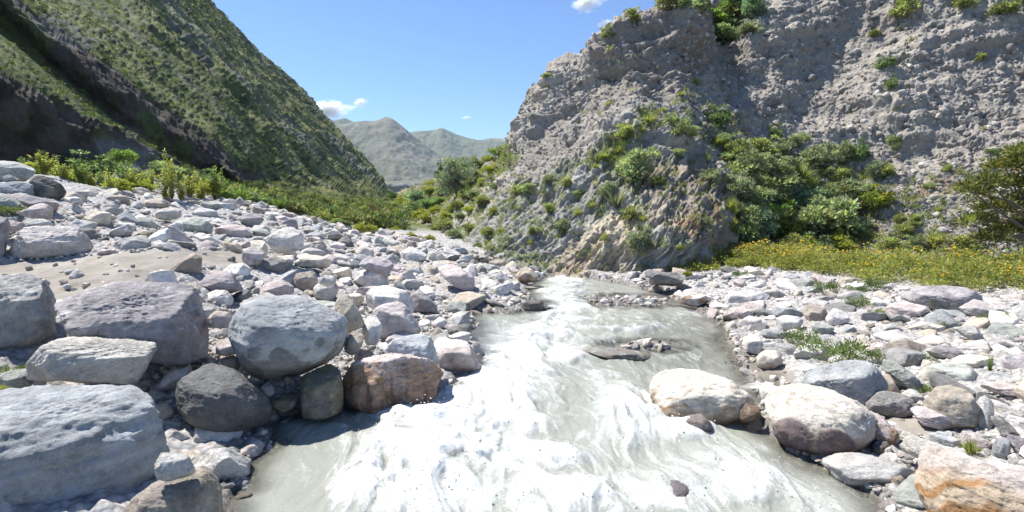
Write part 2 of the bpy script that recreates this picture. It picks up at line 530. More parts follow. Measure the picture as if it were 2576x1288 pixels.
def build_mats():
    # rock ---------------------------------------------------------------
    m = NT('weathered_rock')
    tc = m.n('ShaderNodeTexCoord').outputs['Object']
    tint = m.attr('tint').outputs['Color']
    wet = m.attr('wet').outputs['Fac']
    n1 = m.noise(tc, 9, 6, .65)
    n2 = m.noise(tc, 70, 5, .75)
    v = m.math('ADD', m.math('MULTIPLY', n1, .7), m.math('MULTIPLY', n2, .5))
    v = m.ramp(v, [(.42, (.55, .55, .55)), (.6, (1, 1, 1)), (.76, (1.3, 1.3, 1.3))])
    c = m.mix(1.0, tint, v, 'MULTIPLY')
    dk = m.mix(1.0, c, (.48, .45, .43), 'MULTIPLY')
    c = m.mix(wet, c, dk)
    map_ = m.n('ShaderNodeMapping', {'Vector': tc, 'Scale': (14, 14, 42), 'Rotation': (.5, .4, 0)}).outputs[0]
    n3 = m.noise(map_, 1.6, 6, .7)
    b1 = m.n('ShaderNodeBump', {'Strength': .75, 'Distance': .03, 'Height': n3}).outputs[0]
    b2 = m.n('ShaderNodeBump', {'Strength': .85, 'Distance': .012, 'Height': n2, 'Normal': b1}).outputs[0]
    rg = m.math('SUBTRACT', .92, m.math('MULTIPLY', wet, .62))
    p = m.n('ShaderNodeBsdfPrincipled', {'Base Color': c, 'Roughness': rg, 'Normal': b2, 'Specular IOR Level': .3})
    MAT['rock'] = m.done(p.outputs[0])
    # gravel / sand ground ---------------------------------------------
    m = NT('river_gravel')
    pos = m.n('ShaderNodeNewGeometry').outputs['Position']
    sand, wet, veg = (m.attr(a).outputs['Fac'] for a in ('sand', 'wet', 'veg'))
    vor = m.n('ShaderNodeTexVoronoi', {'Vector': pos, 'Scale': 16.0, 'Randomness': 1.0})
    vor2 = m.n('ShaderNodeTexVoronoi', {'Vector': pos, 'Scale': 42.0, 'Randomness': 1.0})
    r1 = m.n('ShaderNodeSeparateColor', {0: vor.outputs['Color']}).outputs[0]
    r2 = m.n('ShaderNodeSeparateColor', {0: vor2.outputs['Color']}).outputs[0]
    pal = [(0, (.26, .255, .25)), (.25, (.40, .39, .38)), (.5, (.34, .345, .35)), (.68, (.50, .47, .44)), (.85, (.43, .38, .365)), (1, (.56, .54, .52))]
    c = m.mix(.5, m.ramp(r1, pal), m.ramp(r2, pal))
    gap = m.ramp(vor.outputs['Distance'], [(.35, (1, 1, 1)), (.75, (.6, .58, .56))])
    c = m.mix(1.0, c, gap, 'MULTIPLY')
    ns = m.noise(pos, 2.0, 7, .65)
    nf = m.noise(pos, 130, 3, .7)
    sc = m.mix(1.0, m.ramp(ns, [(.3, (.215, .19, .16)), (.7, (.34, .305, .26))]), m.ramp(nf, [(.3, (.8, .8, .8)), (.7, (1.15, 1.15, 1.15))]), 'MULTIPLY')
    c = m.mix(sand, c, sc)
    vc = m.ramp(m.noise(pos, .8, 6, .7), [(.35, (.05, .07, .025)), (.6, (.13, .14, .05)), (.75, (.24, .22, .14))])
    c = m.mix(veg, c, vc)
    c = m.mix(wet, c, m.mix(1.0, c, (.42, .40, .37), 'MULTIPLY'))
    hgt = m.math('ADD', m.math('MULTIPLY', m.math('SUBTRACT', 1, vor.outputs['Distance']), m.math('SUBTRACT', 1, sand)), m.math('MULTIPLY', nf, .35))
    b = m.n('ShaderNodeBump', {'Strength': .7, 'Distance': .03, 'Height': hgt}).outputs[0]
    rg = m.math('SUBTRACT', .93, m.math('MULTIPLY', wet, .5))
    p = m.n('ShaderNodeBsdfPrincipled', {'Base Color': c, 'Roughness': rg, 'Normal': b, 'Specular IOR Level': .3})
    MAT['gravel'] = m.done(p.outputs[0])
    # water ---------------------------------------------------------------
    m = NT('milky_water')
    pos = m.n('ShaderNodeNewGeometry').outputs['Position']
    foam = m.attr('foam').outputs['Fac']
    shal = m.attr('shallow').outputs['Fac']
    mp = m.n('ShaderNodeMapping', {'Vector': pos, 'Scale': (26, 13, 13), 'Rotation': (0, 0, .12)}).outputs[0]
    d = m.noise(mp, 1.0, 6, .7)
    d2 = m.noise(mp, 4.0, 4, .7)
    ff = m.math('ADD', foam, m.math('MULTIPLY', m.math('SUBTRACT', d, .5), .8))
    ff = m.math('ADD', ff, m.math('MULTIPLY', m.math('SUBTRACT', d2, .5), .7))
    ff = m.n('ShaderNodeMapRange', {0: ff, 1: .02, 2: 1.1}, interpolation_type='SMOOTHSTEP').outputs[0]
    wc = m.mix(m.noise(pos, 1.3, 3), (.235, .242, .208), (.31, .315, .275))
    c = m.mix(ff, wc, (.64, .65, .64))
    rg = m.math('ADD', .05, m.math('MULTIPLY', ff, .5))
    rip = m.n('ShaderNodeMapping', {'Vector': pos, 'Scale': (9, 6, 6)}).outputs[0]
    h = m.math('ADD', m.noise(rip, 1.0, 5, .6), m.math('MULTIPLY', d2, .12))
    b = m.n('ShaderNodeBump', {'Strength': m.math('SUBTRACT', .42, m.math('MULTIPLY', ff, .25)), 'Distance': .05, 'Height': h}).outputs[0]
    p = m.n('ShaderNodeBsdfPrincipled', {'Base Color': c, 'Roughness': rg, 'IOR': 1.33, 'Normal': b})
    clear = m.n('ShaderNodeBsdfTransparent', {'Color': (.75, .74, .68, 1)}).outputs[0]
    gl = m.n('ShaderNodeBsdfGlossy', {'Roughness': .06, 'Normal': b, 'Color': (1, 1, 1, 1)}).outputs[0]
    fr = m.n('ShaderNodeFresnel', {'IOR': 1.33, 'Normal': b}).outputs[0]
    cl = m.n('ShaderNodeMixShader', {0: fr, 1: clear, 2: gl}).outputs[0]
    k = m.math('MULTIPLY', m.math('MULTIPLY', shal, .8), m.math('SUBTRACT', 1, ff), True)
    mx = m.n('ShaderNodeMixShader', {0: k, 1: p.outputs[0], 2: cl}).outputs[0]
    MAT['water'] = m.done(mx)
    m = NT('froth_drops')
    MAT['froth'] = m.done(m.n('ShaderNodeBsdfPrincipled', {'Base Color': (.8, .81, .8, 1), 'Roughness': .15}).outputs[0])
    # terrain with its own per-point colour (cliff, hillside, far mountains) -------
    for nm, sc, dist, st in (('cliff', 7, .06, .8), ('hillside', 1.6, .25, .9), ('mountain', .02, 12, .7)):
        m = NT(nm + '_surface')
        pos = m.n('ShaderNodeNewGeometry').outputs['Position']
        n1 = m.noise(pos, sc, 6, .7)
        n2 = m.noise(pos, sc * 5, 4, .7)
        v = m.math('ADD', m.math('MULTIPLY', n1, .6), m.math('MULTIPLY', n2, .4))
        c = m.mix(1.0, m.attr('tint').outputs['Color'], m.ramp(v, [(.33, (.6, .6, .6)), (.5, (1, 1, 1)), (.7, (1.35, 1.35, 1.35))]), 'MULTIPLY')
        b = m.n('ShaderNodeBump', {'Strength': st, 'Distance': dist, 'Height': v}).outputs[0]
        p = m.n('ShaderNodeBsdfPrincipled', {'Base Color': c, 'Roughness': .95, 'Normal': b, 'Specular IOR Level': .15})
        MAT[nm] = m.done(p.outputs[0])
    # leaves, stems ---------------------------------------------------------------
    m = NT('leaf_green')
    c = m.attr('tint').outputs['Color']
    p = m.n('ShaderNodeBsdfPrincipled', {'Base Color': c, 'Roughness': .55, 'Specular IOR Level': .3})
    tr = m.n('ShaderNodeBsdfTranslucent', {'Color': m.mix(1.0, c, (1.1, 1.25, .6), 'MULTIPLY')}).outputs[0]
    MAT['leaf'] = m.done(m.n('ShaderNodeMixShader', {0: .46, 1: p.outputs[0], 2: tr}).outputs[0])
    m = NT('woody_bark')
    pos = m.n('ShaderNodeTexCoord').outputs['Object']
    c = m.ramp(m.noise(pos, 30, 4), [(.3, (.07, .05, .035)), (.7, (.18, .14, .10))])
    MAT['bark'] = m.done(m.n('ShaderNodeBsdfPrincipled', {'Base Color': c, 'Roughness': .9}).outputs[0])
    m = NT('pale_driftwood')
    pos = m.n('ShaderNodeTexCoord').outputs['Object']
    c = m.ramp(m.noise(pos, 30, 4), [(.3, (.16, .13, .11)), (.7, (.36, .31, .27))])
    MAT['drift'] = m.done(m.n('ShaderNodeBsdfPrincipled', {'Base Color': c, 'Roughness': .9}).outputs[0])
    m = NT('cloud_vapour')
    tc = m.n('ShaderNodeTexCoord').outputs['Object']
    ln = m.n('ShaderNodeVectorMath', {0: tc}, operation='LENGTH').outputs['Value']
    nz = m.noise(tc, 1.7, 6, .6)
    dn = m.math('SUBTRACT', m.math('ADD', m.math('MULTIPLY', nz, 2.2), -.45), ln)
    dn = m.math('MULTIPLY', m.math('MAXIMUM', dn, 0), .06)
    v = m.n('ShaderNodeVolumePrincipled', {'Color': (1, 1, 1, 1), 'Density': dn, 'Anisotropy': .2})
    MAT['cloud'] = m.done(v.outputs[0], 1)
    m = NT('thin_haze')
    v = m.n('ShaderNodeVolumePrincipled', {'Color': (.72, .85, 1, 1), 'Density': .00008, 'Anisotropy': .1})
    MAT['haze'] = m.done(v.outputs[0], 1)
# ------------------------------------------------------------------ the cliff across the stream
CLIFF = [
    [(938, 582, 30), (945, 572, 31), (960, 552, 36), (975, 523, 55), (985, 504, 85), (1000, 487, 130), (1040, 478, 180)],
    [(1045, 622, 22), (1045, 605, 23), (1060, 580, 26), (1080, 530, 37), (1095, 492, 50), (1112, 455, 64), (1160, 450, 100)],
    [(1130, 642, 18), (1130, 622, 18.6), (1150, 585, 20), (1170, 525, 26), (1185, 475, 34), (1205, 421, 42), (1270, 415, 75)],
    [(1200, 664, 15.4), (1200, 640, 16), (1220, 590, 17), (1238, 520, 20), (1258, 455, 25), (1286, 384, 30), (1350, 380, 55)],
    [(1290, 680, 13.8), (1290, 650, 14.5), (1295, 590, 15.2), (1300, 460, 18), (1302, 340, 21.5), (1336, 236, 24.5), (1430, 230, 42)],
    [(1345, 690, 13.4), (1345, 660, 14.0), (1350, 595, 14.7), (1350, 440, 17.4), (1348, 320, 20.7), (1360, 199, 23.8), (1465, 195, 40)],
    [(1400, 700, 13.0), (1400, 668, 13.6), (1408, 600, 14.2), (1400, 430, 16.8), (1400, 300, 20), (1404, 160, 23), (1500, 158, 38)],
    [(1450, 708, 12.7), (1450, 676, 13.3), (1458, 595, 13.9), (1450, 420, 16.4), (1445, 280, 19.8), (1452, 153, 22.8), (1550, 140, 37)],
    [(1500, 715, 12.4), (1500, 682, 13), (1508, 590, 13.6), (1500, 412, 16), (1492, 260, 19.5), (1500, 118, 22.5), (1600, 110, 36)],
    [(1545, 718, 12.2), (1545, 686, 12.8), (1555, 585, 13.4), (1545, 395, 16.0), (1538, 230, 19.3), (1538, 64, 22.0), (1640, 60, 33)],
    [(1600, 720, 12.1), (1600, 688, 12.7), (1605, 580, 13.2), (1592, 380, 16.0), (1592, 200, 19.1), (1606, 40, 21.8), (1680, 26, 30)],
    [(1700, 710, 12.3), (1700, 678, 12.8), (1710, 560, 13.3), (1692, 360, 16.5), (1692, 200, 19.2), (1700, 12, 21.8), (1720, 4, 30)],
    [(1790, 690, 12.6), (1790, 660, 13.2), (1806, 540, 13.9), (1780, 350, 17.8), (1768, 190, 20.2), (1782, 16, 22.8), (1800, 12, 31)],
    [(1850, 690, 14.0), (1850, 656, 14.6), (1862, 540, 15.4), (1846, 360, 17.9), (1826, 215, 20.6), (1836, 40, 25.4), (1850, 20, 42)],
    [(1950, 690, 14.4), (1950, 652, 15.1), (1960, 545, 16.6), (1948, 370, 18.4), (1912, 160, 20.9), (1926, -10, 23.8), (1975, -60, 33)],
    [(2120, 690, 14.4), (2120, 650, 15), (2130, 545, 16.2), (2120, 405, 18.0), (2100, 150, 20.5), (2120, -150, 23.5), (2150, -220, 34)],
    [(2300, 690, 13.4), (2300, 652, 14), (2300, 565, 14.9), (2282, 455, 16.4), (2280, 180, 19), (2300, -200, 22), (2330, -250, 34)],
    [(2450, 695, 12.3), (2450, 656, 13), (2450, 565, 13.9), (2440, 450, 15.4), (2450, 180, 17.8), (2480, -250, 21), (2500, -300, 30)],
    [(2610, 700, 11.6), (2610, 660, 12.3), (2610, 565, 13.2), (2600, 440, 14.8), (2620, 180, 17), (2650, -260, 20), (2700, -300, 30)],
    [(2950, 740, 9.4), (2950, 690, 10), (2950, 570, 11), (2960, 430, 12.5), (3000, 150, 14.5), (3050, -300, 18), (3100, -360, 26)],
]
BEDROCK = [(900, 640), (1040, 590), (1130, 550), (1200, 500), (1290, 452), (1390, 428), (1480, 410), (1560, 378), (1700, 385), (1790, 398), (1830, 440), (1845, 520), (1850, 740), (900, 740)]
TAN = [(1360, 720), (1430, 610), (1500, 560), (1590, 505), (1640, 560), (1600, 620), (1560, 720)]
ORANGE = [(1560, 450), (1650, 395), (1760, 405), (1832, 450), (1848, 570), (1800, 625), (1700, 600), (1620, 520)]
KNOB = [(1480, 130), (1600, 30), (1700, -20), (1800, 0), (1800, 140), (1730, 230), (1600, 220), (1500, 190)]
TALUS = [(2150, 490), (2250, 475), (2400, 425), (2600, 330), (2800, 700), (2000, 720), (2120, 600)]
GULLY = [(1790, 330), (1900, 360), (2060, 390), (2200, 380), (2240, 520), (2150, 640), (1850, 680), (1840, 500)]
GRASSY = [(930, 600), (1010, 480), (1120, 425), (1290, 370), (1300, 410), (1220, 480), (1160, 530), (1060, 610)]
DEBRIS = [(1640, 290), (1760, 210), (1880, 300), (1900, 380), (1790, 395), (1700, 380), (1590, 372)]
STRIP = [(1490, 412), (1640, 290), (1660, 300), (1560, 400)]
CLIFF_BVH = None


def cliff_grass(P, N, w, px, py, M):
    """thin tufts of grass and dry stalks on the softer parts of the cliff"""
    r = np.random.default_rng(34)
    n = 30000
    a, b = r.integers(4, P.shape[0] - 4, n), r.integers(10, P.shape[1] - 40, n)
    ok = (r.random(n) < w[a, b] * (.35 + 1.3 * sstep(-.1, .3, M[a, b]))) & (py[a, b] > -60) & (px[a, b] < 2640) & (px[a, b] > 930)
    a, b = a[ok][:4600], b[ok][:4600]
    m = 16
    k = len(a)
    B = np.repeat(P[a, b], m, 0) + r.normal(size=(k * m, 3)) * .04
    s = np.repeat(r.uniform(.06, .20, k) * (P[a, b, 1] / 16) ** .6, m)
    D = unit(k * m, r) * [1, 1, .3] + [0, -.15, .75] + np.repeat(N[a, b], m, 0) * .5
    V, F = leaf_quads(B, D, unit(k * m, r) + [0, -.5, .5], s * r.uniform(.6, 1.2, k * m), s * .10 + .006)
    pal = np.array([(.20, .24, .09), (.30, .29, .13), (.15, .20, .07), (.36, .32, .19), (.25, .28, .14)])
    c = np.repeat(pal[r.integers(0, 5, k)] * r.uniform(.7, 1.2, (k, 1)), m, 0) * r.uniform(.8, 1.2, (k * m, 1))
    me = mesh_from('cliff_grass', V, F, MAT['leaf'], False, {'tint': np.repeat(c, 4, 0)})
    link('cliff_grass', me, 'thin pale grass tufts sprinkled over the ledges of the cliff', 'grass', kind='stuff')


def embed_cobbles(P, N, w, px, py):
    """rounded and broken stones standing half out of the conglomerate"""
    r = np.random.default_rng(88)
    n = 26000
    a, b = r.integers(8, P.shape[0] - 8, n), r.integers(30, P.shape[1] - 60, n)
    ok = (r.random(n) < w[a, b]) & (py[a, b] > -60) & (px[a, b] < 2700) & (px[a, b] > 1240)
    a, b = a[ok][:9000], b[ok][:9000]
    protos = [rock_proto(2, r, .7) for _ in range(24)]
    small = [rock_proto(1, r, .75) for _ in range(24)]
    Vs, Fs, Cs, o = [], [], [], 0
    pick = [(.42, .40, .375), (.26, .245, .235), (.33, .29, .27), (.50, .48, .455), (.22, .22, .22), (.30, .275, .25)]
    for i, j in zip(a, b):
        s = min(.024 * (1 - r.random() * .999) ** -.5, .17)
        L, F = (protos if s > .06 else small)[r.integers(0, 24)]
        e = np.array(Matrix.Rotation(r.uniform(0, 6.28), 3, 'Z') @ Matrix.Rotation(r.normal() * .5, 3, 'X') @ Matrix.Rotation(r.normal() * .5, 3, 'Y'))
        V = (L * s) @ e.T + P[i, j] + N[i, j] * s * r.uniform(-.15, .35)
        Vs.append(V)
        Fs.append(F + o)
        o += len(V)
        Cs.append(np.tile(np.array(pick[r.integers(0, 6)]) * np.array([.95, .925, .89]) * r.uniform(.8, 1.15), (len(V), 1)))
    me = mesh_from('embedded_cobbles', np.concatenate(Vs), np.concatenate(Fs), MAT['rock'], False, {'tint': np.concatenate(Cs)})
    link('embedded_cobbles', me, 'countless cobbles set in the conglomerate cliff face', 'cobbles', kind='stuff')


def build_cliff():
    global CLIFF_BVH
    G, pu, pv = loft(CLIFF, 1250, 560)
    N = grid_normals(G)
    if N[600, 200, 1] > 0:
        N = -N
    px, py = project(G)
    wob = 22 * fbm(G * .5, 3, 41)
    ms = lambda poly, w=14, sh=0: 1 - sstep(-w, w, sdf_poly(px, py, poly) + wob + sh)
    bed, tan, ora, knob, tal, gul, gra, deb, strip = (ms(p) for p in (BEDROCK, TAN, ORANGE, KNOB, TALUS, GULLY, GRASSY, DEBRIS, STRIP))
    bed *= (1 - tal)
    bot = np.clip(1 - gra, .25, 1)
    cong = np.clip(1 - bed - tal * .6, 0, 1) * bot
    # conglomerate: lumpy wall with embedded cobbles, weathered ledges and pits
    Gs = G * [1, 1, 1.7]
    L = fbm(G * .32, 3, 42, .42)
    M = fbm(Gs * 1.1, 4, 43)
    f1, f2, c1 = worley(Gs * 4.6, 44)
    g1, g2, c2 = worley(Gs * 10 + M[..., None] * .4, 45)
    h1, _, c3 = worley(Gs * 2.0 + M[..., None] * .5, 46)
    led = np.abs(perlin(np.stack([G[..., 0] * .35, G[..., 1] * .35, G[..., 2] * 1.5 + L * 1.4], -1), 47))
    cob = (np.clip(.46 - f1, 0, 1) ** .6) * (c1 > .62)
    cob2 = (np.clip(.46 - g1, 0, 1) ** .6) * (c2 > .5)
    big = np.clip(.55 - h1, 0, 1) * (c3 > .84)
    pit = sstep(.26, .5, fbm(Gs * [1.9, 1.9, 2.6] + 5, 4, 48, .6))
    flut = ridged(np.stack([G[..., 0] * .9, G[..., 1] * .9, G[..., 2] * .22], -1), 3, 49)
    d = cong * (.52 * L + .055 * M + .10 * cob + .06 * cob2 + .12 * big - .17 * pit + .30 * led * (.5 + sstep(-.2, .4, L)) - (.26 * (flut - .5)) + .05 * fbm(Gs * 6, 4, 51, .65))
    d += knob * .45 * fbm(Gs * .8, 3, 50)
    # tilted bedrock beds
    ang = R(52)
    a = G[..., 0] * math.cos(ang) + G[..., 2] * math.sin(ang)
    b = -G[..., 0] * math.sin(ang) + G[..., 2] * math.cos(ang)
    q = np.stack([a * .55, b * 3.2 + .6 * M, G[..., 1] * .8], -1)
    st = fbm(q, 5, 52)
    blk = worley(np.stack([a * 1.0 + .5 * L, b * 1.9 + .4 * M, G[..., 1] * 1.1], -1), 53)
    blk2 = worley(np.stack([a * 1.9 + M, b * 6.0, G[..., 1] * 2.2], -1), 58)
    d += bed * bot * (.10 * st + .13 * (blk[2] - .5) + .11 * (blk2[2] - .5) + .40 * L + .16 * M - .08 * sstep(.2, .5, ridged(q * .7, 2, 54) - .45) + (.12 * fbm(q * 3.3, 4, 57, .65)))
    d += tal * (.2 * M + .16 * cob + .1 * cob2 + .25 * L)
    d += gra * (.5 * M + .2 * cob2) * (.3 + .02 * G[..., 1])
    d *= sstep(0, .6, pv)[None, :]
    P = G + N * d[..., None]
    Q = P[::4, ::4]
    CLIFF_BVH = BVHTree.FromPolygons([Vector(p) for p in Q.reshape(-1, 3)], grid_faces(*Q.shape[:2]).tolist())
    # colour of the rock itself
    n1 = fbm(G * .5, 3, 60)[..., None]
    base = mixc((.275, .248, .222), (.37, .338, .306), sstep(-.35, .45, L + .4 * M))
    lay = fbm(np.stack([G[..., 0] * .12, G[..., 1] * .12, G[..., 2] * 1.3 + .5 * L], -1), 4, 68)
    base = base * (1 + .30 * lay * cong)[..., None]
    base = mixc(base, (.245, .212, .190), knob * .75)
    base = mixc(base, (.335, .305, .28), sstep(1850, 2100, px) * .5)
    pick = np.array([(.40, .38, .35), (.20, .19, .18), (.31, .27, .25), (.46, .44, .41), (.24, .235, .23)])
    t1 = pick[(c1 * 997).astype(int) % 5]
    base = mixc(base, t1, cong * sstep(.08, .3, cob) * .7)
    t2 = pick[(c2 * 997).astype(int) % 5]
    base = mixc(base, t2, cong * sstep(.08, .25, cob2) * .5)
    base = mixc(base, mixc((.215, .215, .20), (.39, .375, .345), np.clip(.5 * sstep(-.4, .5, st + .3 * M) + .5 * blk2[2], 0, 1)), bed)
    base = mixc(base, mixc((.31, .255, .19), (.54, .465, .37), sstep(-.4, .4, st)), bed * tan * .85)
    base = mixc(base, mixc((.20, .155, .125), (.35, .295, .25), sstep(-.35, .4, fbm(q * .8, 3, 61))), ora * .7)
    base = mixc(base, (.36, .21, .12), ora * sstep(.2, .5, fbm(G * 1.4, 3, 62)) * .55)
    base = mixc(base, mixc((.215, .20, .185), (.33, .31, .29), sstep(-.3, .3, M)), tal)
    base = mixc(base, (.36, .25, .18), tal * sstep(.22, .42, fbm(G * .9, 3, 63)) * .7)
    base = mixc(base, (.25, .24, .23), deb * .8)
    grn = mixc((.075, .10, .035), (.20, .21, .085), sstep(-.4, .5, fbm(G * 3, 3, 64)))
    base = mixc(base, grn, np.clip(gra * sstep(-.35, .15, fbm(G * .45, 3, 65)) * .9 + strip * .8 + gul * .5 * sstep(-.3, .2, M)
                                   + bed * .5 * sstep(.12, .35, fbm(G * .7, 3, 66)) * (1 - tan) * (1 - ora * .6), 0, 1))
    embed_cobbles(P, N, cong * (1 - gra) + .5 * tal, px, py)
    cliff_grass(P, N, np.clip(.5 * gra + .9 * strip + .5 * gul + .15 * bed * (1 - .7 * tan) + .16 * tal + .2 * deb, 0, 1) + .004 * cong, px, py, M)
    nu, nv = G.shape[:2]
    me = mesh_from('cliff', P.reshape(-1, 3), grid_faces(nu, nv), MAT['cliff'], True, {'tint': np.clip(base * [.92, .91, .87], .02, .8).reshape(-1, 3)})
    link('conglomerate_cliff', me, 'grey conglomerate cliff over tilted bedrock beside the stream', 'cliff', kind='structure')


# ------------------------------------------------------------------ the green mountainside with two bare scarps
HILL = [
    [(-300, 520, 18), (-300, 430, 21), (-300, 40, 21.5), (-300, -150, 36), (-300, -280, 37), (-300, -400, 60), (-250, -520, 80), (-200, -600, 100)],
    [(0, 480, 20), (0, 415, 25), (-5, 185, 25.6), (0, 60, 38), (0, -40, 39), (0, -150, 70), (-20, -260, 110), (-40, -400, 150)],
    [(130, 470, 23), (130, 405, 27), (122, 245, 28), (150, 190, 40), (118, 55, 41), (110, -60, 75), (100, -200, 120), (80, -350, 160)],
    [(250, 475, 26), (250, 395, 30), (230, 303, 31), (288, 300, 42), (232, 135, 43.5), (250, 0, 80), (230, -140, 130), (200, -300, 170)],
    [(360, 480, 30), (350, 400, 34), (325, 352, 35), (385, 365, 45), (340, 218, 47.5), (390, 60, 90), (350, -80, 150), (320, -240, 190)],
    [(460, 490, 36), (440, 420, 40), (425, 400, 41), (475, 420, 49), (440, 292, 51.5), (500, 150, 100), (450, 0, 170), (400, -150, 210)],
    [(560, 505, 42), (530, 455, 46), (525, 448, 47), (560, 442, 53), (532, 345, 55.5), (590, 220, 110), (520, 60, 190), (440, -110, 230)],
    [(650, 520, 50), (620, 482, 54), (612, 472, 55), (622, 456, 57), (606, 424, 60), (660, 300, 120), (590, 120, 210), (440, -110, 250)],
    [(770, 545, 48), (730, 512, 58), (712, 497, 66), (695, 472, 78), (682, 440, 90), (704, 330, 140), (645, 170, 230), (440, -110, 268)],
    [(890, 556, 48), (855, 520, 70), (835, 502, 95), (812, 480, 115), (792, 440, 140), (772, 340, 180), (695, 210, 250), (430, -110, 285)],
    [(955, 540, 70), (935, 506, 120), (918, 486, 170), (892, 460, 200), (862, 410, 220), (803, 320, 250), (722, 210, 280), (420, -110, 298)],
    [(988, 498, 290), (976, 478, 300), (957, 452, 300), (926, 414, 300), (882, 367, 300), (800, 279, 300), (722, 194, 300), (405, -110, 300)],
    [(965, 488, 420), (940, 465, 410), (905, 430, 410), (870, 390, 410), (830, 350, 410), (760, 270, 410), (680, 180, 410), (380, -110, 410)],
]


HILL_BVH = None


def hillside_scrub(P, N, w, px, py):
    """bushes and tussocks all over the mountainside"""
    r = np.random.default_rng(33)
    n = 16000
    a, b = r.integers(4, P.shape[0] - 4, n), r.integers(4, P.shape[1] - 4, n)
    ok = (r.random(n) < w[a, b]) & (py[a, b] > -60) & (py[a, b] < 560) & (px[a, b] > -60) & (px[a, b] < 1000)
    a, b = a[ok][:2600], b[ok][:2600]
    pal = [(.055, .085, .03), (.085, .11, .04), (.12, .14, .05), (.15, .16, .06), (.07, .09, .05)]
    parts, cols = [], []
    for i, j in zip(a, b):
        y = P[i, j, 1]
        s = r.uniform(.12, .34) * (y / 30) ** .62
        V, F, K = crown_leaves([((0, 0, .3), (.5, .5, .45))], 26, .5, r, pal[r.integers(0, 5)], None, 0, .35, .5)
        parts.append((V * s + P[i, j] - N[i, j] * .1 * s, F))
        cols.append(K)
    V, F = merge(parts)
    me = mesh_from('hillside_scrub', V, F, MAT['leaf'], False, {'tint': np.concatenate(cols)})
    link('hillside_scrub', me, 'small dark bushes scattered all over the green mountainside', 'scrub', kind='stuff')


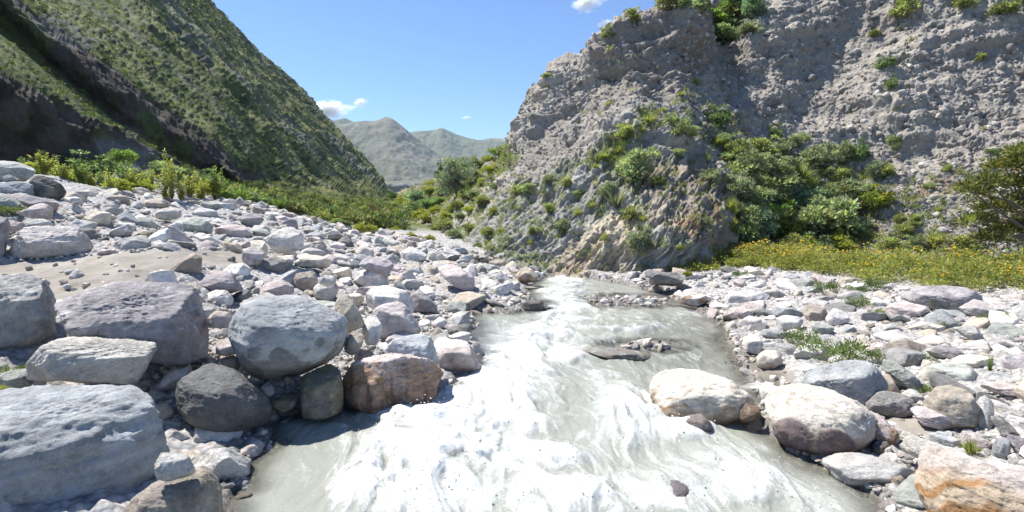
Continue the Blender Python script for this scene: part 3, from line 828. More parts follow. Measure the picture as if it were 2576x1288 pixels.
def build_hill():
    global HILL_BVH
    G, pu, pv = loft(HILL, 820, 620)
    N = grid_normals(G)
    if N[300, 300, 0] < 0:
        N = -N
    px, py = project(G)
    Y = G[..., 1]
    cu, cv = pu[:, None] + 0 * Y, pv[None, :] + 0 * Y
    sc = np.clip(Y / 60, .35, 2.6)
    # fall-line ribs and gullies: noise stretched up the slope
    lgy = np.log(Y) + .16 * fbm(G * .025, 4, 71) + .0009 * G[..., 2]
    rib = ridged(np.stack([lgy * 4.2, G[..., 2] * .004, 0 * Y], -1), 4, 70)
    rib2 = fbm(np.stack([lgy * 11, G[..., 2] * .018, 0 * Y], -1), 4, 72)
    s1 = sstep(.9, 1.0, cv) * (1 - sstep(2.0, 2.1, cv)) * (1 - sstep(5.0, 6.2, cu))
    s2 = sstep(2.9, 3.0, cv) * (1 - sstep(3.97, 4.06, cv)) * (1 - sstep(7.2, 8.2, cu))
    scarp = np.clip(np.maximum(s1, s2), 0, 1)
    f1, _, cid = worley(G / (.62 * sc[..., None] ** .75), 73)
    g1, _, cid2 = worley(G / (.3 * sc[..., None] ** .75), 74)
    M = fbm(G * .16, 4, 75)
    patch = sstep(-.35, .25, M + .35 * fbm(G * .05, 3, 76))
    clump = np.clip(.66 - f1, 0, 1) * (cid > .15) * (.35 + .65 * patch)
    clump2 = np.clip(.6 - g1, 0, 1) * (cid2 > .3)
    veg = 1 - scarp
    up = sstep(4.0, 5.0, cv) + sstep(7, 8.5, cu) * sstep(.5, 2, cv)
    up = np.clip(up, 0, 1)
    d = veg * sc * (.40 * clump + .2 * clump2) + veg * M * .4 * sc
    d += up * sc * (2.3 * (rib - .62) + .45 * rib2)
    rockn = ridged(np.stack([cu * 9 + 0 * Y, cv * 2 + 0 * Y, G[..., 2] * .05], -1), 4, 77)
    d += scarp * (.8 * fbm(G * .22, 4, 78) + .3 * fbm(G * .9, 4, 79) - .15 * (rockn - .5))
    crag = up * sstep(.13, .3, fbm(np.stack([lgy * 6, G[..., 2] * .02, 0 * Y], -1), 4, 80) - .25 * (rib - .6)) * sstep(-.1, .2, rib2 + .1)
    d += crag * sc * (.9 * fbm(G * .25, 4, 81))
    P = G + N * d[..., None]
    Q = P[::5, ::5]
    HILL_BVH = BVHTree.FromPolygons([Vector(p) for p in Q.reshape(-1, 3)], grid_faces(*Q.shape[:2]).tolist())
    grass = mixc((.085, .11, .032), (.205, .215, .08), sstep(-.4, .4, fbm(G * .11, 4, 82)))
    grass = mixc(grass, (.27, .265, .11), sstep(.6, .88, rib) * .7 * up)
    bushc = mixc((.022, .036, .013), (.05, .066, .024), cid)
    c = mixc(grass, bushc, sstep(.05, .22, clump) * .9)
    c = mixc(c, bushc * .9, sstep(.2, .4, clump2) * .45)
    rock = mixc((.055, .046, .039), (.115, .10, .086), sstep(-.4, .4, fbm(G * .7, 4, 83)))
    c = mixc(c, rock, scarp * (.97 - .7 * sstep(.12, .4, fbm(G * [.25, .25, .12], 4, 87))))
    c = mixc(c, mixc((.07, .068, .06), (.20, .20, .19), sstep(-.3, .4, fbm(G * .5, 4, 84))), crag * .75)
    scree = sstep(.2, .42, fbm(np.stack([lgy * 5, G[..., 2] * .012, 0 * Y + 4], -1), 4, 85)) * up
    c = mixc(c, (.21, .21, .20), scree * .5 * (g1 > .35))
    # grey shale fan under the lower scarp
    fan = 1 - sstep(-10, 10, sdf_poly(px, py, [(250, 345), (300, 360), (430, 425), (420, 440), (330, 420), (262, 385)]) + 10 * M)
    c = mixc(c, (.20, .205, .215), fan)
    mid = 1 - sstep(-12, 12, sdf_poly(px, py, [(85, 55), (140, 30), (260, 100), (230, 130), (180, 110)]) + 20 * M)
    c = mixc(c, (.15, .15, .145), mid * .6)
    hillside_scrub(P, N, veg * (1 - .8 * crag), px, py)
    nu, nv = G.shape[:2]
    me = mesh_from('hillside', P.reshape(-1, 3), grid_faces(nu, nv), MAT['hillside'], True, {'tint': np.clip(c * .80, .01, .8).reshape(-1, 3)})
    link('green_hillside', me, 'steep green mountainside with dark bare scarps above the gravel bar', 'hillside', kind='structure')


# ------------------------------------------------------------------ far mountains
def mountain(name, label, tops, base_py, Y0, Y1, amp, seed, cols):
    T = np.array(tops, float)
    ctl = []
    for x, y in tops:
        x0 = x + (x - T[:, 0].mean()) * .05
        ctl.append([(x0, base_py, Y0), (x0, base_py * .72 + y * .28, Y0 * .72 + Y1 * .28), (x, base_py * .36 + y * .64, Y0 * .4 + Y1 * .6), (x, y, Y1), (x, y + 60, Y1 * 1.25)])
    G, pu, pv = loft(ctl, 420, 260)
    N = grid_normals(G)
    if N[200, 100, 1] > 0:
        N = -N
    cv = pv[None, :]
    k = 1 / amp
    qx = np.stack([G[..., 0] * .0042 + .0012 * G[..., 2], G[..., 2] * .0022, G[..., 1] * .001], -1)
    qx = qx + .12 * np.stack([fbm(G * .006, 3, seed + 9)] * 3, -1)
    rd = ridged(qx, 5, seed)
    gl = fbm(qx * 3.2, 4, seed + 1)
    fade = sstep(0, .5, cv) * (1 - sstep(2.6, 3.0, cv)) + .12
    P = G.copy()
    P += N * (amp * fade * ((rd - .6) * 1.6 + .5 * gl + .4 * fbm(G * .02, 3, seed + 5)))[..., None]
    n = fbm(G * .0045, 4, seed + 2)
    c = mixc(cols[0], cols[1], sstep(-.4, .4, n))
    c = mixc(c, cols[2], sstep(.1, .45, fbm(qx * 2.0 + 3, 4, seed + 3)) * .75 * (1 - sstep(1.6, 2.6, cv)))
    c = mixc(c, np.array(cols[0]) * .55, sstep(.12, .5, -gl) * .7)
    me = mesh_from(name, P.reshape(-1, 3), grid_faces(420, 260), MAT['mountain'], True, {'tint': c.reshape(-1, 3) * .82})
    link(name, me, label, 'mountain', kind='structure')


def build_mountains():
    g = [(.115, .122, .082), (.165, .155, .118), (.26, .25, .245)]
    mountain('far_mountain', 'bare grey green mountain with pointed summit closing the valley',
             [(640, 345), (760, 322), (820, 316), (860, 312), (905, 305), (935, 305), (958, 299), (971, 294), (986, 299), (1005, 314), (1030, 334), (1060, 357), (1095, 383), (1130, 402), (1180, 420), (1260, 445), (1360, 470)],
             482, 1300, 2300, 20, 200, g)
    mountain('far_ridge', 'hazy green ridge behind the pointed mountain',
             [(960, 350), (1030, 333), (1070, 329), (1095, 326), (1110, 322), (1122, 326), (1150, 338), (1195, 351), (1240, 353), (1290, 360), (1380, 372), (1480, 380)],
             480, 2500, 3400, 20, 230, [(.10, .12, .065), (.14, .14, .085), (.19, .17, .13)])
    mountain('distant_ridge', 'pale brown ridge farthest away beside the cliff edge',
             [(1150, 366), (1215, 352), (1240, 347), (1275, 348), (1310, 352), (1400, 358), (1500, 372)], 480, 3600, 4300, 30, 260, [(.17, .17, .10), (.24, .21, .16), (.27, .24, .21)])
    mountain('shoulder_ridge', 'dark ridge shoulder behind the green hillside',
             [(600, 330), (720, 310), (800, 306), (838, 302), (868, 298), (886, 304), (930, 322), (1000, 350)], 480, 2600, 3300, 28, 290, [(.10, .12, .06), (.15, .15, .09), (.18, .18, .15)])
    ctl = []
    for x in (880, 930, 980, 1010, 1040, 1075, 1110, 1160, 1240):
        t = 462 - (x - 980) * .02
        ctl.append([(x, 500, 700), (x, 482, 705), (x, t, 712), (x, t - 2.2, 790), (x, t - 6, 1100)])
    G, pu, pv = loft(ctl, 260, 90)
    N = grid_normals(G)
    if N[100, 30, 1] > 0:
        N = -N
    r = ridged(np.stack([G[..., 0] * .06, G[..., 2] * .01, 0 * G[..., 0]], -1), 4, 310)
    face = (1 - sstep(1.9, 2.1, pv))[None, :] * sstep(0, 1, pv)[None, :]
    P = G + N * (face * 6 * (r - .6))[..., None]
    c = mixc((.12, .125, .125), (.20, .20, .20), sstep(.3, .8, r))
    c = mixc((.13, .13, .09), c, face)
    me = mesh_from('terrace', P.reshape(-1, 3), grid_faces(260, 90), MAT['mountain'], True, {'tint': c.reshape(-1, 3)})
    link('river_terrace', me, 'flat topped grey terrace below the pointed mountain', 'terrace', kind='structure')
# ------------------------------------------------------------------ rocks
_ICO = {}


def ico(level):
    if level not in _ICO:
        bm = bmesh.new()
        bmesh.ops.create_icosphere(bm, subdivisions=level, radius=1)
        V = np.array([v.co[:] for v in bm.verts])
        F = np.array([[v.index for v in f.verts] for f in bm.faces])
        bm.free()
        _ICO[level] = (V / np.linalg.norm(V, axis=1, keepdims=True), F)
    return _ICO[level]


def polytope(D, N, H, p):
    q = np.maximum(D @ N.T, 0) / H
    return (q ** p).sum(1) ** (-1.0 / p)


PAL = {  # base colours of the stone, linear
    'grey': (.335, .335, .34), 'pale grey': (.45, .45, .45), 'dark grey': (.20, .20, .205), 'slate blue': (.265, .295, .325), 'greenish grey': (.29, .315, .29),
    'mauve': (.33, .295, .325), 'pink': (.46, .385, .385), 'cream': (.53, .485, .41), 'white': (.62, .60, .59), 'rust brown': (.33, .205, .135),
    'brown': (.31, .255, .205), 'purple grey': (.255, .235, .26), 'tan': (.42, .36, .28), 'olive': (.24, .225, .14)}
for _k in PAL:
    _c = np.array(PAL[_k])
    _g = _c.mean()
    PAL[_k] = tuple((.26 * _g + .74 * _c) * np.array([1.045, 1.0, .925]) + (.05 if 'dark' not in _k and _k not in ('rust brown', 'olive') else 0))
HEROES = []
# short name, label, outline (photo px), colour, dict of extras
H = lambda short, label, pts, colour, **k: HEROES.append((short, label, pts, colour, k))

H('huge pale slab boulder', 'huge pale grey flat-topped boulder filling the bottom corner below the cream slab', [(-160, 1000), (0, 980), (170, 976), (280, 966), (345, 984), (400, 1012), (432, 1044), (462, 1119), (452, 1160), (400, 1215), (330, 1310), (-60, 1340), (-170, 1250)], 'slate blue', Y=3.05, p=5.5, th=.6, face=.05, str=1.0, amp=.05, light=1.2, pure=1)
H('wet brown rounded boulder', 'wet brown and cream rounded boulder at the bottom, under a small grey stone', [(300, 1330), (340, 1275), (410, 1222), (490, 1187), (532, 1197), (560, 1229), (572, 1300), (560, 1360), (400, 1380)], 'tan', Y=2.75, p=8, c2='brown', wet=.5, th=.8)
H('small grey perched stone', 'small light grey angular stone perched on the wet brown boulder', [(388, 1159), (413, 1131), (470, 1147), (493, 1174), (481, 1190), (425, 1207), (392, 1197)], 'pale grey', Y=2.72, p=22)
H('dark square boulder', 'big square grey boulder with dark shaded front, cut by the picture edge', [(-90, 700), (0, 687), (72, 685), (112, 707), (132, 764), (152, 819), (147, 846), (100, 876), (0, 896), (-90, 880)], 'grey', Y=4.5, p=14, face=.55, th=.9)
H('mauve slab boulder', 'big mauve grey leaning slab boulder with notches, behind the cream slab', [(150, 800), (220, 764), (300, 736), (380, 722), (435, 703), (482, 705), (508, 734), (528, 809), (543, 869), (537, 911), (480, 936), (400, 931), (240, 870)], 'purple grey', Y=4.55, p=13, th=.85, face=-.15, amp=.065, crk=.4, light=1.08, pure=1)
H('cream slab', 'cream grey flat slab with pointed tip lying on the huge pale boulder', [(72, 930), (120, 869), (170, 852), (300, 857), (370, 872), (404, 889), (390, 911), (322, 970), (250, 965), (100, 946)], 'cream', Y=3.95, p=20, th=.6, face=.1, mixg=.5)
H('shaded dark boulder', 'smooth boulder darkened by painted shade under the mauve slab at the water', [(445, 960), (540, 910), (590, 922), (640, 962), (686, 1003), (694, 1042), (660, 1078), (600, 1092), (520, 1087), (450, 1045)], 'slate blue', Y=4.25, p=8, wet=.6, th=.9, dark=.62, pure=1)  # shade under the slab is put into its tint through dark and wet
H('white rounded stone', 'white lichen-pale stone between the mauve slab and the blue grey boulder', [(509, 749), (545, 730), (570, 733), (588, 754), (575, 780), (525, 779)], 'white', p=16)
H('pink block stone', 'small pink block wedged beside the blue grey boulder', [(521, 784), (575, 783), (589, 804), (580, 826), (530, 824)], 'pink', p=24, Y=5.0)
H('lilac shaded stone', 'lilac grey angular stone above the white stone on the sand edge', [(494, 721), (530, 688), (590, 685), (613, 714), (600, 738), (540, 742)], 'mauve', p=18)
H('pale pink brick stone', 'pale pink brick-shaped stone stacked on a brown stone', [(542, 853), (605, 852), (601, 884), (545, 896)], 'pink', p=30, Y=4.7)
H('brown underlying stone', 'brown stone under the pale pink brick-shaped one', [(542, 890), (606, 886), (612, 930), (590, 945), (546, 940)], 'brown', p=16, Y=4.75)
H('greenish flat stone', 'greenish grey flat stone behind the corner slab boulder', [(-20, 936), (60, 928), (94, 940), (72, 978), (0, 988), (-20, 980)], 'greenish grey', p=20, Y=3.75)
H('small slate wedge', 'small slate wedge between the greenish flat stone and the cream slab', [(83, 950), (108, 942), (121, 956), (108, 974), (84, 976)], 'slate blue', p=24, Y=3.8)
H('white hidden stone', 'white stone peeping out behind the dark square boulder', [(128, 762), (165, 752), (190, 769), (160, 800), (135, 800)], 'white', p=14)
H('blue grey boulder', 'large rounded blue grey boulder with dark wet splashes on its lower face', [(584, 840), (598, 792), (650, 752), (720, 734), (800, 744), (862, 769), (886, 795), (882, 850), (867, 886), (822, 902), (780, 932), (700, 952), (640, 947), (606, 905)], 'slate blue', Y=4.75, p=7, th=.75, face=.1, splash=1, light=1.12, pure=1)
H('orange brown block', 'wet orange brown block with vertical streaks standing in the rapid', [(862, 899), (884, 884), (926, 887), (1004, 914), (1079, 907), (1111, 929), (1123, 1001), (1119, 1018), (1044, 1025), (954, 1036), (889, 1040), (868, 1000)], 'rust brown', Y=4.95, p=34, th=.5, face=.8, ctop='pink', wet=.35, light=1.4, vstr=1)
H('blue striped stone', 'blue grey stone with pale stripes behind the orange brown block', [(957, 890), (994, 852), (1059, 839), (1090, 864), (1106, 921), (1069, 930), (1004, 930)], 'slate blue', Y=5.3, p=16, stripe=1, light=1.25)
H('pink water boulder', 'pink boulder with white cap standing at the edge of the rapid', [(1087, 863), (1149, 847), (1176, 864), (1198, 891), (1223, 929), (1190, 955), (1119, 950)], 'pink', Y=5.95, p=14, ctop='white', wet=.25)
H('wet olive stone', 'wet glittering olive brown stone at the water beside the orange block', [(755, 950), (800, 915), (850, 915), (866, 990), (856, 1045), (800, 1056), (757, 1050)], 'olive', Y=4.65, p=11, wet=.6, th=.8, light=1.3)
H('green wet wedge', 'greenish wedge stone jammed under the blue grey boulder', [(682, 1010), (724, 990), (754, 998), (740, 1028), (704, 1040)], 'olive', Y=4.6, p=22, wet=.2)
H('pink small wedge', 'small pink wedge stone under the blue grey boulder', [(652, 974), (672, 960), (694, 985), (675, 1004)], 'pink', Y=4.65, p=26)
H('tan leaning boulder', 'tan pink boulder leaning behind the blue grey boulder', [(842, 766), (869, 732), (896, 764), (918, 799), (916, 831), (894, 838), (870, 800)], 'tan', Y=5.5, p=14)
H('rusty wedge stone', 'rusty wedge stone between the blue grey boulder and the orange block', [(866, 884), (886, 832), (914, 837), (918, 854), (896, 886), (880, 894)], 'brown', Y=5.1, p=20)
H('white pink upright stone', 'whitish upright stone next to the tan leaning boulder', [(912, 822), (929, 792), (949, 802), (963, 824), (946, 861), (919, 869)], 'white', Y=5.6, p=16)
H('pale lilac boulder', 'pale lilac rounded boulder above the blue striped stone', [(932, 792), (959, 757), (989, 755), (1026, 779), (1061, 834), (1040, 852), (969, 856)], 'pink', p=12, mixg=.3)
H('white humped boulder', 'bright white humped boulder behind the pale lilac boulder', [(919, 758), (944, 727), (974, 717), (1001, 742), (1034, 742), (1043, 794), (1000, 806)], 'white', p=13)
H('purple leaning stone', 'purple grey leaning stone upstream of the white humped boulder', [(1029, 742), (1049, 727), (1101, 774), (1096, 798), (1044, 798)], 'purple grey', p=20)
H('white dome boulder', 'big white dome-shaped boulder in the middle of the boulder field', [(886, 706), (920, 680), (944, 662), (969, 672), (980, 699), (976, 724), (924, 728)], 'white', p=11)
H('pale pink dome boulder', 'pale pink sloping boulder on the gravel by the stream bend', [(1102, 676), (1134, 664), (1174, 687), (1196, 709), (1196, 741), (1164, 738), (1124, 708)], 'pink', p=10, light=1.1)
H('beige cleft boulder', 'beige grey boulder with a cleft just behind the blue grey boulder', [(787, 731), (814, 707), (849, 717), (854, 739), (829, 764), (800, 758)], 'cream', p=16, mixg=.6)
H('pointed beige stone', 'pointed beige stone leaning on the beige cleft boulder', [(800, 712), (815, 692), (838, 697), (846, 716), (820, 722)], 'cream', p=20, mixg=.7, Y=7.1)
H('pink flat boulder', 'broad pink flat-topped boulder behind the blue grey boulder', [(652, 724), (704, 702), (741, 729), (720, 750), (674, 753)], 'pink', p=13)
H('dark slab stone', 'dark grey layered slab resting above the pink flat boulder', [(638, 672), (660, 649), (721, 655), (736, 679), (731, 702), (648, 700)], 'dark grey', p=26, light=1.15)
H('dark wet streamside rock', 'dark wet flat rock at the water edge by the gravel', [(1125, 828), (1179, 814), (1189, 834), (1164, 853), (1129, 850)], 'greenish grey', p=20, wet=.7)
H('white cube stone', 'small white stone on dark gravel above the wet flat rock', [(1085, 817), (1110, 796), (1126, 812), (1102, 832)], 'white', p=20)
H('orange pointed boulder', 'orange tan pointed boulder at the far stream bend', [(1296, 706), (1304, 688), (1322, 671), (1340, 686), (1354, 708), (1325, 712)], 'tan', p=14, Y=11.6, c2='rust brown')
H('dark red wet rock', 'dark red wet rock on the tip of the gravel spit', [(1312, 770), (1320, 755), (1352, 754), (1369, 763), (1370, 785), (1320, 788)], 'dark grey', p=14, wet=.8)
H('long whitish boulder', 'long whitish mauve boulder lying on the sand', [(18, 608), (32, 574), (165, 568), (210, 573), (242, 610), (249, 635), (200, 650), (120, 658), (22, 652)], 'pink', Y=7.2, p=13, face=.45, mixg=.55)
H('dark edge boulder', 'dark mauve boulder cut by the picture edge beside the long whitish one', [(-60, 560), (0, 538), (24, 555), (28, 590), (10, 640), (-60, 660)], 'purple grey', Y=6.9, p=14)
H('top greenish slab', 'greenish pale slab topping the rock pile at the edge', [(-50, 402), (30, 410), (85, 433), (90, 448), (45, 458), (-50, 455)], 'greenish grey', Y=9.3, p=18, light=1.3, th=.9)
H('pale blue slab', 'smooth pale blue grey slab under the greenish top slab', [(-50, 463), (60, 457), (97, 470), (95, 494), (-50, 500)], 'slate blue', Y=8.8, p=18, light=1.2)
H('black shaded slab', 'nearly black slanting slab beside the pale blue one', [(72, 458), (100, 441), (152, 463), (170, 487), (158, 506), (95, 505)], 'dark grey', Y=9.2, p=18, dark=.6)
H('small slate cap', 'small slate stone lying under the greenish top slab', [(6, 447), (25, 439), (48, 450), (47, 460), (8, 461)], 'purple grey', Y=8.9, p=22)
H('purple slab stone', 'long purple slab lying in front of the pale blue slab', [(40, 497), (70, 492), (110, 502), (153, 527), (150, 536), (75, 536)], 'purple grey', Y=8.4, p=18)
H('green edge stone', 'green grey lumpy stone at the edge of the rock pile', [(-30, 494), (20, 490), (52, 510), (55, 528), (-30, 532)], 'greenish grey', Y=8.0, p=12)
H('pink triangular stone', 'pinkish triangular stone in front of the purple slab', [(40, 542), (100, 510), (135, 530), (128, 546), (90, 553)], 'pink', Y=8.0, p=22)
H('flat white slab', 'flat whitish green slab behind the long whitish boulder', [(45, 560), (70, 550), (130, 550), (146, 566), (140, 576), (50, 578)], 'pale grey', Y=7.6, p=18)
H('flat lilac slab', 'flat lilac white slab at the edge behind the long whitish boulder', [(-20, 552), (40, 556), (80, 568), (60, 580), (-20, 582)], 'pink', Y=7.4, p=20)
H('wind polished white slab', 'pale slanting slab below the leafy plants', [(160, 497), (200, 486), (258, 512), (240, 522), (200, 523)], 'pale grey', Y=11.5, p=18, light=1.15)
H('dark split rock', 'dark split rock next to the purple slab', [(125, 512), (150, 503), (190, 515), (204, 530), (160, 530), (128, 524)], 'dark grey', Y=9.5, p=26, dark=.8)
H('tan loaf boulder', 'tan loaf-shaped boulder at the foot of the tall yellow plant', [(353, 514), (380, 499), (425, 500), (432, 515), (395, 527), (358, 524)], 'tan', Y=12.5, p=13)
H('pale tan low stone', 'low pale tan stone just below the tan loaf-shaped boulder', [(390, 545), (415, 524), (440, 522), (458, 540), (440, 552), (395, 552)], 'cream', Y=11.6, p=18, mixg=.4)
H('white lilac angular boulder', 'big white lilac angular boulder with brown broken side, mid boulder field', [(662, 607), (690, 588), (719, 570), (753, 595), (766, 622), (741, 638), (694, 640)], 'white', Y=9.2, p=22, mixg=.35)
H('pale pink whale stone', 'pale pink whale-backed stone above the pink cube stone', [(538, 577), (575, 565), (610, 575), (639, 596), (625, 605), (555, 604)], 'pink', p=12)
H('grey green flat boulder', 'grey green flat-topped boulder with dark end, by the sand', [(433, 562), (510, 546), (537, 565), (538, 588), (500, 592), (450, 584)], 'greenish grey', p=24, light=1.15)
H('white loaf slab', 'pale loaf-shaped slab near the plants above the grey green boulder', [(482, 534), (510, 523), (538, 530), (550, 545), (535, 552), (495, 545)], 'pale grey', p=16, light=1.15)
H('long white shard', 'long white shard slanting beside the grey green boulder', [(483, 592), (510, 586), (550, 605), (562, 618), (540, 620), (490, 604)], 'white', p=26)
H('pink cube stone', 'small pink cube-like stone above the dark slab', [(608, 645), (618, 622), (650, 620), (668, 632), (655, 662), (625, 670)], 'pink', p=24, mixg=.2)
H('dark mottled rock', 'dark mottled rock behind the pale pink whale-backed stone', [(600, 555), (620, 535), (655, 545), (665, 560), (640, 575), (612, 570)], 'purple grey', p=18)
H('olive flat stone', 'olive flat stone by the upper sand', [(335, 592), (360, 580), (382, 585), (392, 596), (360, 602), (340, 602)], 'olive', p=20, light=1.2)
H('grey wedge boulder', 'grey green wedge boulder on gravel above the upper sand', [(335, 572), (352, 545), (375, 550), (402, 573), (398, 582), (345, 582)], 'greenish grey', p=26)
H('pale lilac flat boulder', 'broad lilac rock sitting behind the big white dome', [(905, 670), (930, 650), (962, 648), (985, 665), (992, 690), (976, 700)], 'mauve', p=16, Y=9.2, light=1.1)
H('cream jagged boulder', 'cream jagged flat boulder upstream of the dark slab', [(740, 668), (760, 644), (800, 640), (835, 655), (830, 672), (780, 682)], 'cream', p=24, mixg=.25)
H('brown capped boulder', 'brown grey boulder in shadow between the dark slab and the beige cleft one', [(735, 722), (748, 692), (775, 682), (795, 695), (800, 720), (770, 735)], 'brown', p=18)
H('lilac blocky boulder', 'lilac white blocky boulder upstream of the white dome', [(1005, 640), (1030, 622), (1062, 632), (1075, 650), (1050, 662), (1010, 660)], 'white', p=24, mixg=.4)
# ---- far bank and stream
H('cream quartz boulder', 'cream yellow veined boulder standing in the water beside the conglomerate boulder', [(1628, 976), (1640, 950), (1658, 935), (1738, 929), (1798, 942), (1855, 972), (1890, 999), (1898, 1026), (1863, 1052), (1818, 1076), (1738, 1074), (1658, 1048), (1636, 1006)], 'cream', Y=4.75, p=9, th=.8, face=.25, vein=1, light=1.2)
H('purple wet stone', 'small wet purple stone in foam below the cream veined boulder', [(1704, 1072), (1728, 1048), (1763, 1042), (1790, 1069), (1796, 1094), (1708, 1100)], 'purple grey', Y=4.35, p=10, wet=.7)
H('red wedge stone', 'dark red stone wedged between the cream and the conglomerate boulders', [(1858, 1041), (1878, 1019), (1908, 1019), (1915, 1050), (1868, 1064)], 'rust brown', Y=4.4, p=20, wet=.4, dark=.7)
H('conglomerate boulder', 'large pale conglomerate boulder with two purple cobbles in its wet underside', [(1908, 1012), (1932, 982), (1997, 961), (2082, 986), (2157, 1021), (2204, 1067), (2199, 1106), (2142, 1158), (2067, 1176), (1997, 1152), (1935, 1112), (1910, 1062)], 'cream', Y=4.08, p=7, th=.85, face=.3, cong=1, light=1.12)
H('grey blue hump boulder', 'big grey blue humped boulder behind the conglomerate boulder', [(2005, 956), (2047, 928), (2147, 897), (2192, 912), (2230, 964), (2214, 992), (2167, 1024), (2082, 1000)], 'slate blue', p=11, light=1.05, th=.6)
H('dark grey low boulder', 'dark grey low boulder touching the grey blue hump', [(2165, 1001), (2192, 982), (2252, 987), (2304, 1019), (2279, 1047), (2237, 1052), (2172, 1028)], 'dark grey', p=12, light=1.3)
H('tan brown block', 'tan brown tilted block with shaded underside beside the pale upright stone', [(2318, 1005), (2382, 962), (2449, 982), (2470, 1004), (2455, 1071), (2437, 1082), (2397, 1057), (2332, 1026)], 'tan', p=26, face=.4)
H('pale upright stone', 'pale grey upright stone leaning on the tan brown block', [(2445, 1036), (2472, 1002), (2499, 997), (2505, 1029), (2499, 1076), (2472, 1084)], 'pale grey', p=20)
H('mauve wedge slab', 'mauve wedge slab in front of the tan brown block', [(2288, 1019), (2332, 1022), (2382, 1047), (2403, 1074), (2382, 1088), (2322, 1072)], 'mauve', p=26, light=1.2)
H('cream log stone', 'cream grey log-shaped stone with pits lying above the orange boulder', [(2260, 1101), (2284, 1092), (2362, 1117), (2429, 1147), (2437, 1174), (2407, 1188), (2332, 1158), (2266, 1131)], 'cream', p=18, mixg=.35)
H('orange banded boulder', 'orange banded polished boulder at the bottom corner', [(2284, 1200), (2290, 1176), (2314, 1162), (2372, 1177), (2457, 1217), (2580, 1272), (2680, 1330), (2640, 1400), (2292, 1400)], 'tan', Y=2.45, p=14, th=.7, face=.35, band=1)
H('pale pink broad boulder', 'broad pale pink boulder cut by the picture edge behind the orange one', [(2430, 1191), (2437, 1162), (2482, 1152), (2576, 1157), (2660, 1190), (2640, 1290), (2520, 1250)], 'pink', Y=2.95, p=10, light=1.25)
H('pale green broad boulder', 'broad pale green grey boulder on the far gravel', [(2300, 946), (2332, 922), (2412, 912), (2464, 942), (2466, 966), (2382, 972), (2325, 976)], 'greenish grey', p=11, light=1.4)
H('leaning green slab', 'greenish slab leaning beside the grey blue hump', [(2218, 906), (2247, 902), (2300, 944), (2315, 986), (2290, 984), (2240, 942)], 'greenish grey', p=26)
H('narrow brown stone', 'narrow brown stone jammed behind the grey blue hump', [(2214, 950), (2234, 939), (2265, 990), (2250, 998)], 'brown', p=26)
H('purple dome boulder', 'big purple grey dome boulder in front of the yellow flowers', [(2260, 746), (2292, 724), (2357, 714), (2434, 719), (2469, 739), (2470, 762), (2427, 782), (2330, 772)], 'purple grey', p=11, light=1.15)
H('pale brown boulder', 'pale brown boulder beside the purple dome boulder', [(2408, 788), (2457, 754), (2500, 764), (2526, 786), (2470, 806)], 'pink', p=13, mixg=.4)
H('brown round rock', 'brown layered round rock on the far gravel bar', [(2017, 776), (2040, 764), (2064, 766), (2084, 789), (2079, 812), (2040, 812)], 'brown', p=14)
H('white lump rock', 'white lumpy rock touching the brown layered round rock', [(2075, 801), (2097, 777), (2132, 787), (2140, 809), (2118, 824), (2087, 824)], 'white', p=14)
H('white grey cube rock', 'pale lilac cube rock on the far gravel near the water', [(1950, 806), (1977, 792), (2017, 802), (2019, 831), (1990, 836), (1957, 833)], 'pale grey', p=24)
H('green grey pillow rock', 'green grey pillow rock below the white lumpy rock', [(2037, 821), (2052, 809), (2099, 827), (2096, 846), (2060, 844)], 'greenish grey', p=16)
H('blue grey pillow rock', 'blue grey pillow rock next to a green plant by the water', [(1915, 836), (1938, 826), (1970, 832), (1982, 846), (1955, 856), (1925, 850)], 'slate blue', p=14)
H('yellowish block', 'yellowish cracked block at the edge of the side channel', [(1902, 888), (1932, 878), (1964, 882), (1969, 914), (1949, 934), (1907, 924)], 'cream', p=26)
H('white sloping slab', 'white sloping slab at the side channel beyond the yellowish block', [(1866, 866), (1900, 843), (1934, 869), (1930, 892), (1890, 892)], 'white', p=18)
H('white mauve channel rock', 'white and mauve rock alone in the side channel', [(1708, 851), (1738, 828), (1773, 832), (1789, 849), (1785, 863), (1728, 867)], 'white', p=18, c2='purple grey', wet=.1)
H('dark flat rapid rock', 'dark flat green rock breaking the surface of the rapid', [(1462, 874), (1508, 871), (1588, 882), (1645, 900), (1645, 915), (1608, 925), (1540, 900)], 'greenish grey', Y=6.5, p=7, wet=.6, th=.8, dark=.95)
H('red white long rock', 'long white rock with red wet side at the water', [(1681, 746), (1703, 735), (1763, 742), (1790, 754), (1788, 772), (1733, 770)], 'white', p=14, c2='rust brown', wet=.1)
H('pinkish round rock', 'pinkish round rock at the outer bank of the side channel', [(1818, 801), (1838, 777), (1868, 773), (1895, 789), (1880, 808), (1840, 812)], 'pink', p=12)
H('white flat rock', 'white flat rock next to the pinkish round rock', [(1856, 818), (1883, 794), (1917, 804), (1915, 822), (1880, 828)], 'white', p=15)
H('dark slate slab', 'dark slate flat slab at the foot of the flower thicket', [(1631, 703), (1678, 684), (1718, 697), (1724, 708), (1690, 720), (1645, 716)], 'dark grey', p=24, Y=10.8)
H('submerged purple rock', 'half drowned purple rock in the foam at the bottom of the picture', [(1605, 1255), (1640, 1215), (1700, 1208), (1740, 1235), (1750, 1300), (1620, 1310)], 'purple grey', Y=3.4, p=9, wet=.5)
H('flat pink slab', 'flat pink slab beyond the pale green broad boulder', [(2465, 962), (2520, 956), (2590, 980), (2590, 1000), (2520, 990)], 'pink', p=20)
H('dark ribbed slab', 'dark purple ribbed slab on gravel beyond the pale green broad boulder', [(2328, 876), (2372, 864), (2424, 894), (2400, 910), (2350, 900)], 'purple grey', p=22)
